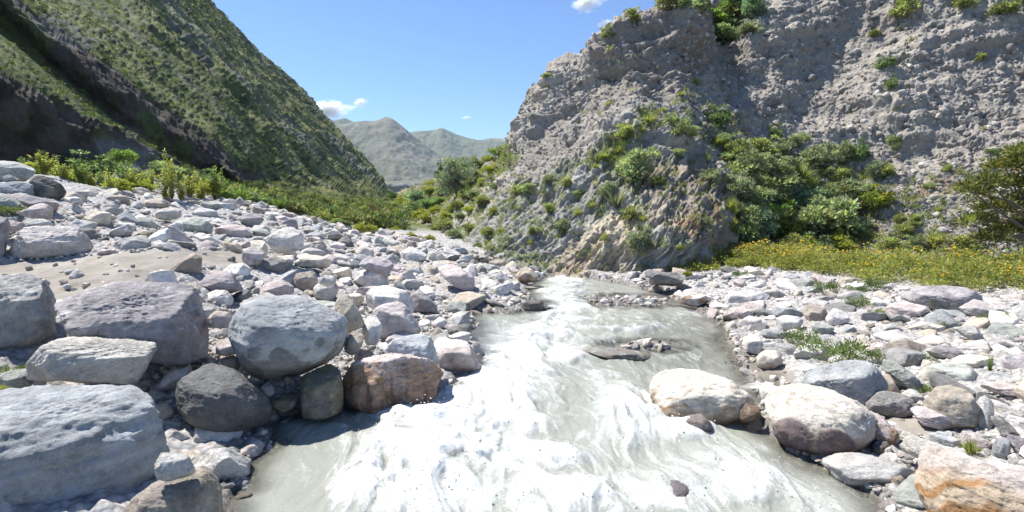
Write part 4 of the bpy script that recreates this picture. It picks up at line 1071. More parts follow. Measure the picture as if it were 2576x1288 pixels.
H('green grey long slab', 'long green grey slab behind the dark ribbed slab', [(2395, 821), (2432, 814), (2474, 844), (2470, 864), (2430, 850)], 'greenish grey', p=16, light=1.1)
H('slate leaning shard', 'dark slate shard leaning on gravel near the pale upright stone', [(2490, 1046), (2507, 1042), (2566, 1096), (2552, 1108), (2520, 1090)], 'dark grey', p=26)
H('blue grey stump stone', 'blue grey stump-shaped stone by the grass tuft', [(2495, 1126), (2522, 1102), (2542, 1124), (2540, 1162), (2497, 1164)], 'slate blue', p=22)
H('pale pink wedge', 'pale pink wedge stone behind the grass tuft', [(2410, 1101), (2447, 1089), (2499, 1124), (2480, 1140), (2430, 1135)], 'pink', p=22)
H('slate pale slab', 'pale slate slab between the cream log stone and the mauve wedge', [(2330, 1091), (2367, 1082), (2416, 1109), (2400, 1130), (2350, 1118)], 'slate blue', p=22, light=1.3)
H('red white slab', 'red and white slab lying beside the conglomerate boulder', [(2168, 1034), (2197, 1037), (2254, 1084), (2263, 1121), (2240, 1132), (2200, 1080)], 'pink', p=22, c2='rust brown')
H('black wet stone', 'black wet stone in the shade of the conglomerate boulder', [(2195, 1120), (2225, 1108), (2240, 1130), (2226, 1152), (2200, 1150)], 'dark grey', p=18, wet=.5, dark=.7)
H('white pebble stone', 'small white stone beside the red and white slab', [(2210, 1118), (2226, 1113), (2243, 1130), (2236, 1152), (2214, 1145)], 'white', p=18)
H('rusty square pebble', 'small rusty square stone at the waterline by the orange boulder', [(2236, 1202), (2262, 1192), (2276, 1206), (2264, 1226), (2240, 1224)], 'brown', p=24, wet=.2)
H('white far gravel boulder', 'white boulder among small plants before the yellow flowers', [(2112, 725), (2140, 712), (2172, 712), (2190, 728), (2150, 738)], 'white', p=14)
H('lilac long boulder', 'long pinkish boulder in front of the purple dome', [(2222, 790), (2240, 766), (2290, 762), (2340, 775), (2310, 796), (2260, 802)], 'pink', p=14)
H('striped lilac boulder', 'broad lilac striped boulder on the far gravel above the pinkish round rock', [(1818, 752), (1850, 735), (1900, 730), (1935, 745), (1900, 765), (1840, 768)], 'pale grey', p=12, stripe=.5)


def hero_shape(pts, Y, p, th, face, level, rs, ex=0):
    r = np.random.default_rng(rs)
    pts = np.array(pts, float)
    cx, cy = (pts[:, 0].min() + pts[:, 0].max()) / 2, (pts[:, 1].min() + pts[:, 1].max()) / 2
    C = at(cx, cy, Y)
    view = C - [0, 0, CAMZ]
    dist = np.linalg.norm(view)
    view /= dist
    right = np.array([view[1], -view[0], 0])
    right /= np.linalg.norm(right)
    up = np.cross(right, view)
    # outline in the plane through the centre
    Wp = at(pts[:, 0], pts[:, 1], np.full(len(pts), Y)) - C
    dirs = Wp + C - [0, 0, CAMZ]
    tt = dist / (dirs @ view)
    Wp = dirs * tt[:, None] + [0, 0, CAMZ] - C
    ab = np.stack([Wp @ right, Wp @ up], 1)
    # hull
    o = ab[np.lexsort((ab[:, 1], ab[:, 0]))]

    def half(q):
        h = []
        for s in q:
            while len(h) > 1 and np.cross(h[-1] - h[-2], s - h[-2]) <= 0:
                h.pop()
            h.append(s)
        return h
    hull = np.array(half(o)[:-1] + half(o[::-1])[:-1])
    Wd, Hd = np.ptp(ab[:, 0]) / 2, np.ptp(ab[:, 1]) / 2
    T = th * math.sqrt(Wd * Hd)
    N, Hh = [], []
    for i in range(len(hull)):
        e = hull[(i + 1) % len(hull)] - hull[i]
        l = np.linalg.norm(e)
        if l < 1e-6:
            continue
        n2 = np.array([e[1], -e[0]]) / l
        t = r.uniform(-.12, .22)
        n = np.array([n2[0], n2[1], t])
        k = np.linalg.norm(n)
        N.append(n / k)
        Hh.append(max(n2 @ hull[i], .05 * Wd) / k)

    def plane(n, a, b, c):
        n = np.array(n, float)
        n /= np.linalg.norm(n)
        N.append(n)
        Hh.append(max(n @ np.array([a, b, c]), .12 * min(Wd, Hd)))
    plane((r.uniform(-.2, .2), -.25, 1), 0, 0, T)
    plane((r.uniform(-.3, .3), .85, .62), 0, face * Hd, T * .95)
    plane((.8, r.uniform(-.1, .3), .65), .55 * Wd, 0, T * .9)
    plane((-.8, r.uniform(-.1, .3), .65), -.55 * Wd, 0, T * .9)
    plane((0, .2, -1), 0, 0, -T)
    plane((r.uniform(-.4, .4), .7, -.7), 0, .6 * Hd, -T)
    for _ in range(2 + ex):
        n = r.normal(size=3)
        n[2] = abs(n[2])
        n /= np.linalg.norm(n)
        sup = max(n[0] * Wd, -n[0] * Wd) * .7 + abs(n[1]) * Hd * .7 + n[2] * T * .8
        plane(n, *(n * sup * r.uniform(.82, 1)))
    D, F = ico(level)
    # spread the directions over the flattened body
    D2 = D * [Wd, Hd, T]
    D2 = D2 / np.linalg.norm(D2, axis=1, keepdims=True)
    rad = polytope(D2, np.array(N), np.array(Hh), p)
    L = D2 * rad[:, None]
    for k in (0, 1):
        lo, hi = L[:, k].min(), L[:, k].max()
        a, b = ab[:, k].min(), ab[:, k].max()
        L[:, k] = (L[:, k] - lo) / (hi - lo) * (b - a) + a
    B = np.stack([right, up, -view])
    return L, F, B, C, D, (Wd, Hd, T)


def chip(L, r, n, lo):
    """break flat facets off a stone"""
    for _ in range(n):
        nn = r.normal(size=3)
        nn /= np.linalg.norm(nn)
        t = L @ nn
        h = t.max() * r.uniform(lo, .99)
        e = np.maximum(t - h, 0)
        L = L - nn * (e * .94)[:, None]
    return L


def rock_detail(L, D, size, r, amp=.035, strat=.5, crk=.3, seed=0):
    """relief of a weathered stone in local coordinates; returns displacement and the bedding coordinate"""
    th, ph = r.uniform(0, 6.28), r.uniform(-.7, .7)
    n = np.array([math.sin(ph) * math.cos(th), math.sin(ph) * math.sin(th), math.cos(ph)])
    n = np.array([n[0], n[2], n[1]])
    q = L / size
    bed = q @ n
    qq = q * 1.6 + n * (bed * 5.5)[:, None]
    d = .8 * fbm(q * 1.8, 4, seed) + strat * .9 * fbm(qq * 1.2, 4, seed + 3)
    c = ridged(q * 1.7 + .3 * fbm(q * 2, 2, seed + 8)[:, None], 2, seed + 5)
    d = d - crk * 1.6 * sstep(.86, .97, c) + .42 * fbm(q * 7, 4, seed + 6, .6)
    w1, w2, wid = worley(q * 1.5, seed + 7)
    d = d + .6 * (wid - .5) * sstep(.0, .08, w2 - w1)
    v1, v2, vid = worley(q * [3.4, 3.4, 3.4] + n * (bed * 4)[:, None], seed + 9)
    d = d + .32 * (vid - .5) * sstep(.0, .1, v2 - v1) + .5 * fbm(qq * 5.5, 4, seed + 11, .62)
    return amp * size * d, bed


def build_heroes():
    out = []
    for i, (short, label, pts, colour, k) in enumerate(HEROES):
        r = np.random.default_rng(100 + i)
        p_ = np.array(pts, float)
        wpx = np.ptp(p_[:, 0])
        bx = p_[np.argmax(p_[:, 1])]
        Y = k.get('Y')
        th = k.get('th', .75)
        if Y is None:
            g = hit_ground(float(bx[0]), float(bx[1]) - 2)
            Y = g[1] + th * .35 * math.sqrt(wpx * np.ptp(p_[:, 1])) / S * g[1]
        level = 6 if wpx > 170 else 5 if wpx > 70 else 4
        L, F, B, C, D, dim = hero_shape(pts, Y, k.get('p', 14) * (1.5 if k.get('p', 14) > 10 else 1.25), th, k.get('face', .2), level, 500 + i, 5 if k.get('p', 14) >= 14 else 1)
        size = math.sqrt(dim[0] * dim[1])
        L = chip(L, r, 20 if k.get('p', 14) >= 12 else 8, .74 if k.get('p', 14) >= 12 else .86)
        for ax in (0, 1):
            lo, hi = L[:, ax].min(), L[:, ax].max()
            L[:, ax] = (L[:, ax] - (lo + hi) / 2) * (2 * dim[ax] / (hi - lo))
        d, bed = rock_detail(L, D, size, r, k.get('amp', .055 if k.get('p', 14) >= 12 else .045), k.get('str', .6), k.get('crk', .12), i * 31)
        L = L + D * d[:, None]
        P = L @ B
        q = L / size
        W = P + C
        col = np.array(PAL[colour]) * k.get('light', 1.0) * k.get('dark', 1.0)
        if k.get('mixg'):
            col = col * (1 - k['mixg']) + np.array(PAL['pale grey']) * k['mixg']
        col = np.tile(col, (len(L), 1))
        v = fbm(q * 1.4, 4, i + 900)
        col = col * (1 + .22 * v + .26 * fbm(np.stack([bed * 8, q[:, 0] * .8, q[:, 2] * .8], 1), 4, i + 901, .62))[:, None]
        oth = ['pale grey', 'mauve', 'greenish grey', 'cream', 'pink'][i % 5]
        col = mixc(col, PAL[oth], (.12 if k.get('pure') else .45) * sstep(.1, .5, fbm(q * 1.1 + 4, 4, i + 905)))
        ck = ridged(np.stack([q[:, 0] * 1.1 + .5 * bed, bed * 2.4, q[:, 2] * 1.1], 1) + .35 * fbm(q * 2.4, 3, i + 906)[:, None], 2, i + 907)
        col = col * (1 - .5 * sstep(.93, .985, ck))[:, None]
        if i % 3 == 1:
            vn = np.abs(perlin(q * [1.1, 2.0, 1.1] + .25 * v[:, None] + i, i + 908))
            col = mixc(col, (.62, .60, .57), .7 * sstep(.022, .006, vn))
        wet = np.zeros(len(L))
        if k.get('c2'):
            col = mixc(col, PAL[k['c2']], sstep(-.1, .35, fbm(q * 1.5 + 7, 4, i + 910) - q[:, 1] * .35))
        if k.get('ctop'):
            col = mixc(col, np.array(PAL[k['ctop']]) * 1.1, sstep(.38, .7, q[:, 1] * 1.2 + .35 * fbm(q * 2, 3, i + 911)))
        if k.get('vstr'):
            s = fbm(np.stack([q[:, 0] * 5, q[:, 1] * .5, q[:, 2] * 2], 1), 4, 920)
            col = mixc(col, (.21, .115, .07), sstep(.05, .35, s) * sstep(.6, -.2, q[:, 1]))
            col = mixc(col, (.42, .29, .10), .8 * np.exp(-((q[:, 1] - .12) / .16) ** 2) * sstep(-.1, .3, fbm(q * 3, 3, 921)))
        if k.get('stripe'):
            s = np.sin(q[:, 0] * 13 + q[:, 1] * 5 + 2.2 * fbm(q * 1.4, 3, 930))
            col = mixc(col, (.50, .53, .57), k['stripe'] * sstep(.2, .9, s) * .75)
        if k.get('vein'):
            s = ridged(np.stack([q[:, 0] * .9 + q[:, 1], q[:, 1] * 2.6, q[:, 2]], 1) + .4 * v[:, None], 4, 940)
            col = mixc(col, (.36, .235, .12), sstep(.66, .86, s) * (.4 + .6 * sstep(.3, -.5, q[:, 1])))
            col = mixc(col, (.45, .31, .17), .75 * sstep(.0, -.8, q[:, 1] + .25 * v))
        if k.get('band'):
            w_ = q[:, 0] * .5 - q[:, 1] * 1.25 + .35 * fbm(q * 1.1, 3, 950)
            s = np.sin(w_ * 11)
            col = mixc((.55, .43, .31), (.40, .22, .10), sstep(-.2, .8, s))
            col = mixc(col, (.58, .52, .48), sstep(.2, .55, q[:, 1] + .25 * v) * .8)
        if k.get('cong'):
            w1, w2, wid = worley(q * 4.6, 960)
            pc = np.array([PAL['white'], PAL['cream'], PAL['pale grey'], PAL['tan'], PAL['pink']])[(wid * 4999).astype(int) % 5]
            low = sstep(.05, -.35, q[:, 1] + .2 * v)
            col = mixc(col, pc, sstep(.05, .2, w2 - w1) * .55)
            col = mixc(col, (.30, .235, .18), low * .8)
            bump = np.zeros(len(q))
            for a, b, s in ((-.46, -.28, .36), (.34, -.32, .33), (-.22, -.62, .15)):
                e = 1 - sstep(s * .8, s, np.hypot((q[:, 0] - a) / 1.15, q[:, 1] - b) + .05 * v) * 1
                e = e * (q[:, 2] > 0)
                col = mixc(col, (.20, .15, .15), e * .9)
                bump += e
            P = P + (D * (.03 * size * bump + .035 * size * np.clip(.5 - w1, 0, 1))[:, None]) @ B
            W = P + C
            wet = np.maximum(wet, low * .4)
        if k.get('splash'):
            w1, _, wid = worley(q * [2.4, 2.4, 2.4] + .25 * v[:, None], 970)
            lim = sstep(.25, -.35, q[:, 1] + .2 * q[:, 0])
            sp = sstep(.43, .40, w1 + .34 * (1 - lim) + .12 * (wid - .5)) * (lim > .02)
            sp = np.maximum(sp, sstep(-.42, -.46, q[:, 1] + .2 * q[:, 0] + .3 * v))
            wet = np.maximum(wet, sp * .85)
        if k.get('wet'):
            wet = np.maximum(wet, k['wet'] * np.ones(len(q)))
            if k.get('ctop'):
                wet *= sstep(.8, -.2, q[:, 1])
        wl = W[:, 2] - zw(W[:, 1])
        s = sdf_poly(W[:, 0], W[:, 1], RIV)
        col = mixc(col, (.30, .21, .15), .5 * sstep(.30, .06, wl + .12 * v) * sstep(.6, .3, s) * sstep(-.2, .3, fbm(q * 1.3 + 2, 3, i + 933)))
        wet = np.maximum(wet, .9 * sstep(.13, .05, wl + .05 * v) * (s < .35))
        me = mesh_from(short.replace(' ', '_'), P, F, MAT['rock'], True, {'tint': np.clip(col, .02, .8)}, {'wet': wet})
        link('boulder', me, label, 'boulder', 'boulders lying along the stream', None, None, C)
        out.append((short, p_[:, 0].mean(), p_[:, 1].mean(), p_[:, 0].min(), p_[:, 0].max(), p_[:, 1].min(), p_[:, 1].max(), C))
    return out


def rock_proto(level, r, flat=None):
    k = r.integers(9, 16)
    N = r.normal(size=(k, 3))
    N /= np.linalg.norm(N, axis=1, keepdims=True)
    N = np.concatenate([N, np.eye(3), -np.eye(3)])
    Hh = np.concatenate([r.uniform(.58, .95, k), r.uniform(.8, 1.05, 6)])
    D, F = ico(level)
    L = chip(D * polytope(D, N, Hh, r.uniform(16, 60))[:, None], r, 7, .78)
    d, _ = rock_detail(L, D, 1.0, r, .05, .6, .2, int(r.integers(0, 9999)))
    L = L + D * d[:, None]
    s = np.array([1, r.uniform(.6, .95), r.uniform(.32, .75) if flat is None else flat])
    return L * s, F


STONE_COL = ['grey', 'pale grey', 'pale grey', 'white', 'slate blue', 'greenish grey', 'mauve', 'pink', 'cream', 'cream', 'dark grey', 'brown', 'tan', 'grey', 'white', 'pale grey']
LEFT_FIELD = [(-40, 560), (100, 500), (260, 478), (640, 508), (780, 545), (905, 578), (1010, 592), (1200, 638), (1310, 660), (1430, 682), (1390, 690), (1330, 720), (1365, 775), (1200, 785), (1180, 840), (1210, 925),
              (1120, 960), (900, 990), (690, 1055), (560, 1230), (440, 1120), (300, 900), (150, 800), (300, 750), (-40, 700)]
RIGHT_FIELD = [(1440, 690), (1560, 690), (1700, 676), (1760, 692), (1900, 676), (2000, 690), (2150, 712), (2350, 735), (2480, 745), (2640, 752), (3100, 790), (3100, 1300), (2240, 1300), (2150, 1195), (2000, 1150), (1915, 1070), (1890, 950), (1850, 890), (1830, 835), (1790, 790), (1690, 742), (1560, 712)]
BANDS = [(1480, 748, 1690, 772), (1555, 858, 1680, 880), (1700, 895, 1830, 915), (480, 1095, 640, 1230), (1855, 925, 1990, 985), (2060, 1125, 2290, 1230), (640, 960, 760, 1010)]


def scatter_stones(heroes):
    """stones of the two gravel bars: the largest are things of their own, the pebbles one mass"""
    r = np.random.default_rng(42)
    RV = np.array(RIV)
    LF = [tuple(p) for p in LEFT_FIELD]
    cand = []
    # draw in world space over the two bars
    n = 115000
    y = 2.6 * (21 / 2.6) ** r.random(n)
    x = (r.random(n) * 2.5 - 1.3) * (y + .3)
    z = ground(x, y)
    px, py = project(np.stack([x, y, z], -1))
    sl, sr = sdf_poly(px, py, LEFT_FIELD), sdf_poly(px, py, RIGHT_FIELD)
    inl, inr = sl < 0, sr < 0
    sand = sdf_poly(px, py, SAND) < -2
    mud = np.minimum(sdf_poly(px, py, MUD), sdf_poly(px, py, MUD2)) < 4
    band = np.zeros(n, bool)
    for a, b, c, d in BANDS:
        band |= (px > a) & (px < c) & (py > b) & (py < d)
    sd = sdf_poly(x, y, RIV)
    wet = (sd < -.02) & ((sd < -.26) | (r.random(n) > .6))
    ok = (inl | inr | band) & (~wet | band) & (px > -120) & (px < 3050) & (py < 1320)
    ok &= ~(sand & (r.random(n) > .018)) & ~(mud & (r.random(n) > .12))
    ok |= (sd < 0) & (sd > -.26) & (r.random(n) < .35) & (px > 600) & (px < 2400) & (py < 1285)
    idx = np.nonzero(ok)[0]
    # sizes: heavy tail, bigger in the left boulder field
    u = r.random(len(idx))
    size = .022 * (1 - u * .998) ** -.52
    lf = inl[idx]
    size = np.where(lf, size * 1.35, size * 1.22)
    core = np.exp(-((px[idx] - 850) / 380) ** 2 - ((py[idx] - 660) / 90) ** 2)
    size = size * (1 + .8 * core * lf)
    size = np.where(sand[idx] | mud[idx] | (band[idx] & ~inl[idx] & ~inr[idx]), np.minimum(size, .10), size)
    size = np.where(sd[idx] < 0, np.minimum(size, .085), size)
    size = np.minimum(size, np.where(lf, .30, .25) * (1 - .25 * r.random(len(idx))))
    order = np.argsort(-size)
    idx, size = idx[order], size[order]
    # reject overlap among the larger ones with a grid hash; heroes block too
    cell = .25
    hx = {}
    hb = [(h[3], h[4], h[5], h[6], h[7]) for h in heroes]
    keep = []
    for j, s in zip(idx, size):
        X, Y2 = x[j], y[j]
        sp = s * S / Y2
        if s > .04:
            bad = False
            for a, b, c, d, C in hb:
                if abs(C[1] - Y2) < 1.0 and a - sp * .5 < px[j] < b + sp * .5 and c - sp * .2 < py[j] < d + sp * .15 and d - (d - c) * .55 < py[j] + sp * .2:
                    bad = True
                    break
            if bad:
                continue
            gx, gy = int(X // cell), int(Y2 // cell)
            for ax in (-2, -1, 0, 1, 2):
                for ay in (-2, -1, 0, 1, 2):
                    for (qx, qy, qs) in hx.get((gx + ax, gy + ay), ()):
                        if (qx - X) ** 2 + (qy - Y2) ** 2 < (.78 * (qs + s)) ** 2:
                            bad = True
            if bad:
                continue
            hx.setdefault((gx, gy), []).append((X, Y2, s))
        keep.append((j, s))
    J = np.array([k[0] for k in keep])
    Sz = np.array([k[1] for k in keep])
    ppx = Sz * S / y[J] * 2
    inside = (px[J] > -20) & (px[J] < 2596) & (py[J] < 1285)
    rank = np.argsort(-np.where(inside, ppx, 0))
    single = rank[:300]
    rest = rank[300:]
    rest = rest[ppx[rest] > 2.4][:27000]
    cid = r.integers(0, len(STONE_COL), len(J))
    # --- individual stones
    hc = np.array([[h[1], h[2]] for h in heroes])
    used = {}
    order_single = sorted(single, key=lambda q: -ppx[q])
    for q in order_single:
        j, s = J[q], Sz[q]
        level = 5 if ppx[q] > 70 else 4 if ppx[q] > 26 else 3
        L, F = rock_proto(level, r)
        e = Matrix.Rotation(r.uniform(0, 6.28), 3, 'Z') @ Matrix.Rotation(r.normal() * .3, 3, 'X') @ Matrix.Rotation(r.normal() * .3, 3, 'Y')
        L = (L * s) @ np.array(e).T
        cn = STONE_COL[cid[q]]
        v = fbm(L / s * 1.3 + q, 3, int(q) % 900)
        bedn = fbm(np.stack([L[:, 2] / s * 5, L[:, 0] / s * .7, L[:, 1] / s * .7], 1) + q, 3, int(q) % 700)
        col = np.array(PAL[cn]) * r.uniform(.85, 1.18) * (1 + .2 * v + .24 * bedn)[:, None]
        C = np.array([x[j], y[j], z[j] + s * .06])
        W = L + C
        wt = .9 * sstep(.06, .01, W[:, 2] - zw(W[:, 1]) + .03 * v) * (sdf_poly(W[:, 0], W[:, 1], RIV) < .25)
        me = mesh_from('stone', L, F, MAT['rock'], True, {'tint': np.clip(col, .02, .8)}, {'wet': wt})
        d = np.hypot(hc[:, 0] - px[j], (hc[:, 1] - py[j]) * 1.6)
        h = heroes[int(np.argmin(d))]
        dx, dy = px[j] - h[1], py[j] - h[2]
        leftbank = px[j] < 1350
        if abs(dx) > abs(dy) * 1.5:
            rel = ('on the stream side of' if (dx > 0) == leftbank else 'on the landward side of')
        else:
            rel = 'just beyond' if dy < 0 else 'in front of'
        szw = 'large' if ppx[q] > 60 else 'mid-sized' if ppx[q] > 34 else 'small'
        asp = np.ptp(L[:, 2]) / np.ptp(L[:, 0])
        shp = 'flat' if asp < .5 else 'chunky'
        base = f'{cn} {shp} stone {rel} the {h[0]}'
        kk = used[base] = used.get(base, 0) + 1
        lab = f'{szw} {base}' if kk == 1 else f"{['second', 'third', 'fourth', 'fifth', 'sixth', 'seventh', 'eighth', 'ninth'][min(kk - 2, 7)]} largest {base}"
        lab = ' '.join(lab.split()[:16])
        link('stone', me, lab, 'stone', 'loose stones of the near gravel bar' if leftbank else 'loose stones of the far gravel bar', None, None, C)
    # --- the rest: rubble as one mass
    protos = {lv: [rock_proto(lv, r) for _ in range(26)] for lv in (1, 2, 3)}
    Vs, Fs, Cs, Ws, off = [], [], [], [], 0
    for q in rest:
        j, s = J[q], Sz[q]
        lv = 3 if ppx[q] > 26 else 2 if ppx[q] > 9 else 1
        L, F = protos[lv][r.integers(0, 26)]
        a = r.uniform(0, 6.28)
        e = Matrix.Rotation(a, 3, 'Z') @ Matrix.Rotation(r.normal() * .35, 3, 'X') @ Matrix.Rotation(r.normal() * .35, 3, 'Y')
        V = (L * s * [1, r.uniform(.8, 1.1), r.uniform(.8, 1.3)]) @ np.array(e).T + [x[j], y[j], z[j] + s * .1]
        Vs.append(V)
        Fs.append(F + off)
        off += len(V)
        c = np.array(PAL[STONE_COL[cid[q]]]) * r.uniform(.75, 1.25)
        Cs.append(np.tile(c, (len(V), 1)))
        w_ = .6 * (z[j] + s * .5 - zw(y[j]) < .05) * (sd[j] < .2)
        Ws.append(np.full(len(V), float(w_)))
    me = mesh_from('rubble', np.concatenate(Vs), np.concatenate(Fs), MAT['rock'], False, {'tint': np.concatenate(Cs)}, {'wet': np.concatenate(Ws)})
    link('rubble', me, 'small pale stones and pebbles covering both gravel bars', 'rubble', kind='stuff')
    print('stones', len(single), 'rubble', len(rest), 'verts', off)
# ------------------------------------------------------------------ plants
def leaf_quads(B, Dr, Nn, ln, wd):
    """diamond leaves: base points, directions, normals, lengths, widths -> verts, faces"""
    Dr = Dr / (np.linalg.norm(Dr, axis=1, keepdims=True) + 1e-9)
    Sd = np.cross(Dr, Nn)
    Sd /= np.linalg.norm(Sd, axis=1, keepdims=True) + 1e-9
    ln = np.broadcast_to(ln, len(B))[:, None]
    wd = np.broadcast_to(wd, len(B))[:, None]
    m = B + Dr * ln * .45
    V = np.stack([B, m + Sd * wd * .5, B + Dr * ln, m - Sd * wd * .5], 1).reshape(-1, 3)
    F = np.arange(len(B) * 4).reshape(-1, 4)
    return V, F


def unit(n, r):
    d = r.normal(size=(n, 3))
    return d / np.linalg.norm(d, axis=1, keepdims=True)


def tube(pts, rad, k=5):
    pts = np.array(pts, float)
    n = len(pts)
    rad = np.broadcast_to(rad, n)
    V = []
    for i in range(n):
        t = pts[min(i + 1, n - 1)] - pts[max(i - 1, 0)]
        t /= np.linalg.norm(t) + 1e-9
        a = np.cross(t, [.31, .95, .1])
        a /= np.linalg.norm(a) + 1e-9
        b = np.cross(t, a)
        for j in range(k):
            q = 2 * math.pi * j / k
            V.append(pts[i] + rad[i] * (a * math.cos(q) + b * math.sin(q)))
    F = [[i * k + j, i * k + (j + 1) % k, (i + 1) * k + (j + 1) % k, (i + 1) * k + j] for i in range(n - 1) for j in range(k)]
    return np.array(V), np.array(F)


def merge(parts):
    Vs, Fs, o = [], [], 0
    for V, F in parts:
        Vs.append(V)
        Fs.append(F + o)
        o += len(V)
    return np.concatenate(Vs), np.concatenate(Fs)


def shade(n, c, r, sp=.28, c2=None, f2=.0):
    k = np.array(c) * (1 + sp * (r.random((n, 1)) * 2 - 1)) * (1 + .12 * r.normal(size=(n, 3)))
    if c2 is not None:
        s = r.random(n) < f2
        k[s] = np.array(c2) * (1 + .25 * (r.random((s.sum(), 1)) * 2 - 1))
    return np.clip(k, .005, .9)


def crown_leaves(blobs, n, ls, r, c, c2=None, f2=0, up=.35, wr=.45, thick=.55):
    """leaves spread through the outer part of a set of lumps (centre, radii)"""
    blobs = [(np.array(b[0], float), np.array(b[1], float) * np.ones(3)) for b in blobs]
    w = np.array([b[1][0] * b[1][2] for b in blobs])
    w /= w.sum()
    k = r.choice(len(blobs), n, p=w)
    Cn = np.array([b[0] for b in blobs])[k]
    Rd = np.array([b[1] for b in blobs])[k]
    d = unit(n, r)
    d[:, 2] = np.where(r.random(n) < .75, np.abs(d[:, 2]), d[:, 2])
    rad = 1 - thick * r.random(n) ** 1.8
    rad *= 1 + .12 * r.normal(size=n)
    B = Cn + d * Rd * rad[:, None]
    D = d + .75 * unit(n, r) + [0, 0, up]
    N = d + .8 * unit(n, r) + [0, 0, .5]
    V, F = leaf_quads(B, D, N, ls * (0.7 + .6 * r.random(n)), ls * wr * (0.7 + .6 * r.random(n)))
    lump = (1 + .22 * r.normal(size=len(blobs)))[k]
    col = shade(n, c, r, .3, c2, f2) * lump[:, None]
    return V, F, np.repeat(np.clip(col, .005, .9), 4, 0)


def lumps(r, n, rx, z0, z1, s):
    out = []
    for i in range(n):
        a = r.uniform(0, 6.28)
        z = r.uniform(z0, z1)
        q = rx * math.sqrt(max(.05, 1 - ((z - (z0 + z1) * .42) / (z1 - z0 + .2)) ** 2 * 2.2)) * r.uniform(.25, .85)
        out.append(((q * math.cos(a), q * math.sin(a), z), (s * r.uniform(.7, 1.25),) * 2 + (s * r.uniform(.6, 1.0),)))
    return out


def stems(r, n, h, spread_, rad):
    ps = []
    for _ in range(n):
        a = r.uniform(0, 6.28)
        e = np.array([math.cos(a) * spread_, math.sin(a) * spread_, h]) * r.uniform(.6, 1)
        pts = [np.zeros(3) + r.normal(size=3) * [.02, .02, 0], e * .45 + r.normal(size=3) * .04, e]
        ps.append(tube(pts, np.array([rad, rad * .7, rad * .3]), 4))
    return merge(ps)


GREEN = {'round': (.29, .32, .19), 'olive': (.25, .26, .115), 'dark': (.17, .215, .115), 'bright': (.19, .26, .075), 'blue': (.19, .245, .185), 'grey': (.27, .295, .21),
         'yellow': (.28, .30, .075), 'orange': (.29, .24, .07), 'flower': (.17, .21, .055)}


def proto_shrub(kind, v):
    r = np.random.default_rng(hash((kind, v)) % 1000 if False else sum(map(ord, kind)) * 7 + v)
    c = GREEN[kind]
    b = lumps(r, 9, .46, .2, .72, .24) + lumps(r, 8, .62, .25, .95, .12)
    c2 = {'round': (.36, .39, .25), 'grey': (.32, .34, .26), 'orange': (.46, .24, .06), 'yellow': (.38, .34, .09), 'flower': (.28, .30, .08)}.get(kind, tuple(1.7 * q for q in c))
    V, F, K = crown_leaves(b, 2300, .105, r, c, c2, .3)
    if kind == 'flower':
        n = 150
        q = r.integers(0, len(b), n)
        d = unit(n, r)
        d[:, 2] = np.abs(d[:, 2]) + .3
        B = np.array([x[0] for x in b])[q] + d * np.array([x[1] for x in b])[q] * 1.02
        t = unit(n, r) * [1, 1, .2]
        V2, F2 = leaf_quads(B, t, np.tile([0., -.5, 1], (n, 1)), .07, .06)
        V, F = merge([(V, F), (V2, F2)])
        K = np.concatenate([K, np.repeat(shade(n, (.80, .47, .02), r, .2), 4, 0)])
    return ('foliage', V, F, K), ('stem',) + stems(r, 7, .6, .35, .016)


def blades(r, n, h, droop, w, spread_, c, seg=5, tip=1.0, c2=None):
    Vs, Fs, Ks = [], [], []
    for i in range(n):
        a = r.uniform(0, 6.28)
        o = np.array([math.cos(a), math.sin(a), 0])
        L = h * r.uniform(.6, 1.1)
        s = spread_ * r.uniform(.15, 1)
        t = np.linspace(0, 1, seg)
        P = o[None] * (s * L * t ** 1.3)[:, None] * 1.0 + np.array([0, 0, 1.0])[None] * (L * (t * (1.0) - droop * s * t ** 2.6))[:, None]
        P += r.normal(size=3) * [.03, .03, 0]
        sd = np.cross(o, [0, 0, 1]) * math.cos(a * 3) + o * .6 * math.sin(a * 5)
        sd /= np.linalg.norm(sd)
        ww = w * (1 - t ** 2 * tip) * .5 + w * .03
        V = np.concatenate([P + sd * ww[:, None], P - sd * ww[:, None]])
        F = np.array([[j, j + 1, seg + j + 1, seg + j] for j in range(seg - 1)])
        Vs.append(V)
        Fs.append(F + i * 2 * seg)
        k = np.array(c if c2 is None or r.random() > .4 else c2) * r.uniform(.65, 1.4)
        Ks.append(np.tile(k, (2 * seg, 1)))
    return np.concatenate(Vs), np.concatenate(Fs), np.concatenate(Ks)


def proto_tussock(v):
    r = np.random.default_rng(300 + v)
    return (('foliage',) + blades(r, 240, 1.0, .75, .035, .85, (.27, .30, .09), 6, 1, (.38, .36, .15)),)


def proto_agave(v):
    r = np.random.default_rng(330 + v)
    return (('foliage',) + blades(r, 70, 1.0, .1, .09, 1.0, (.15, .17, .12), 3, 1, (.22, .21, .16)),)


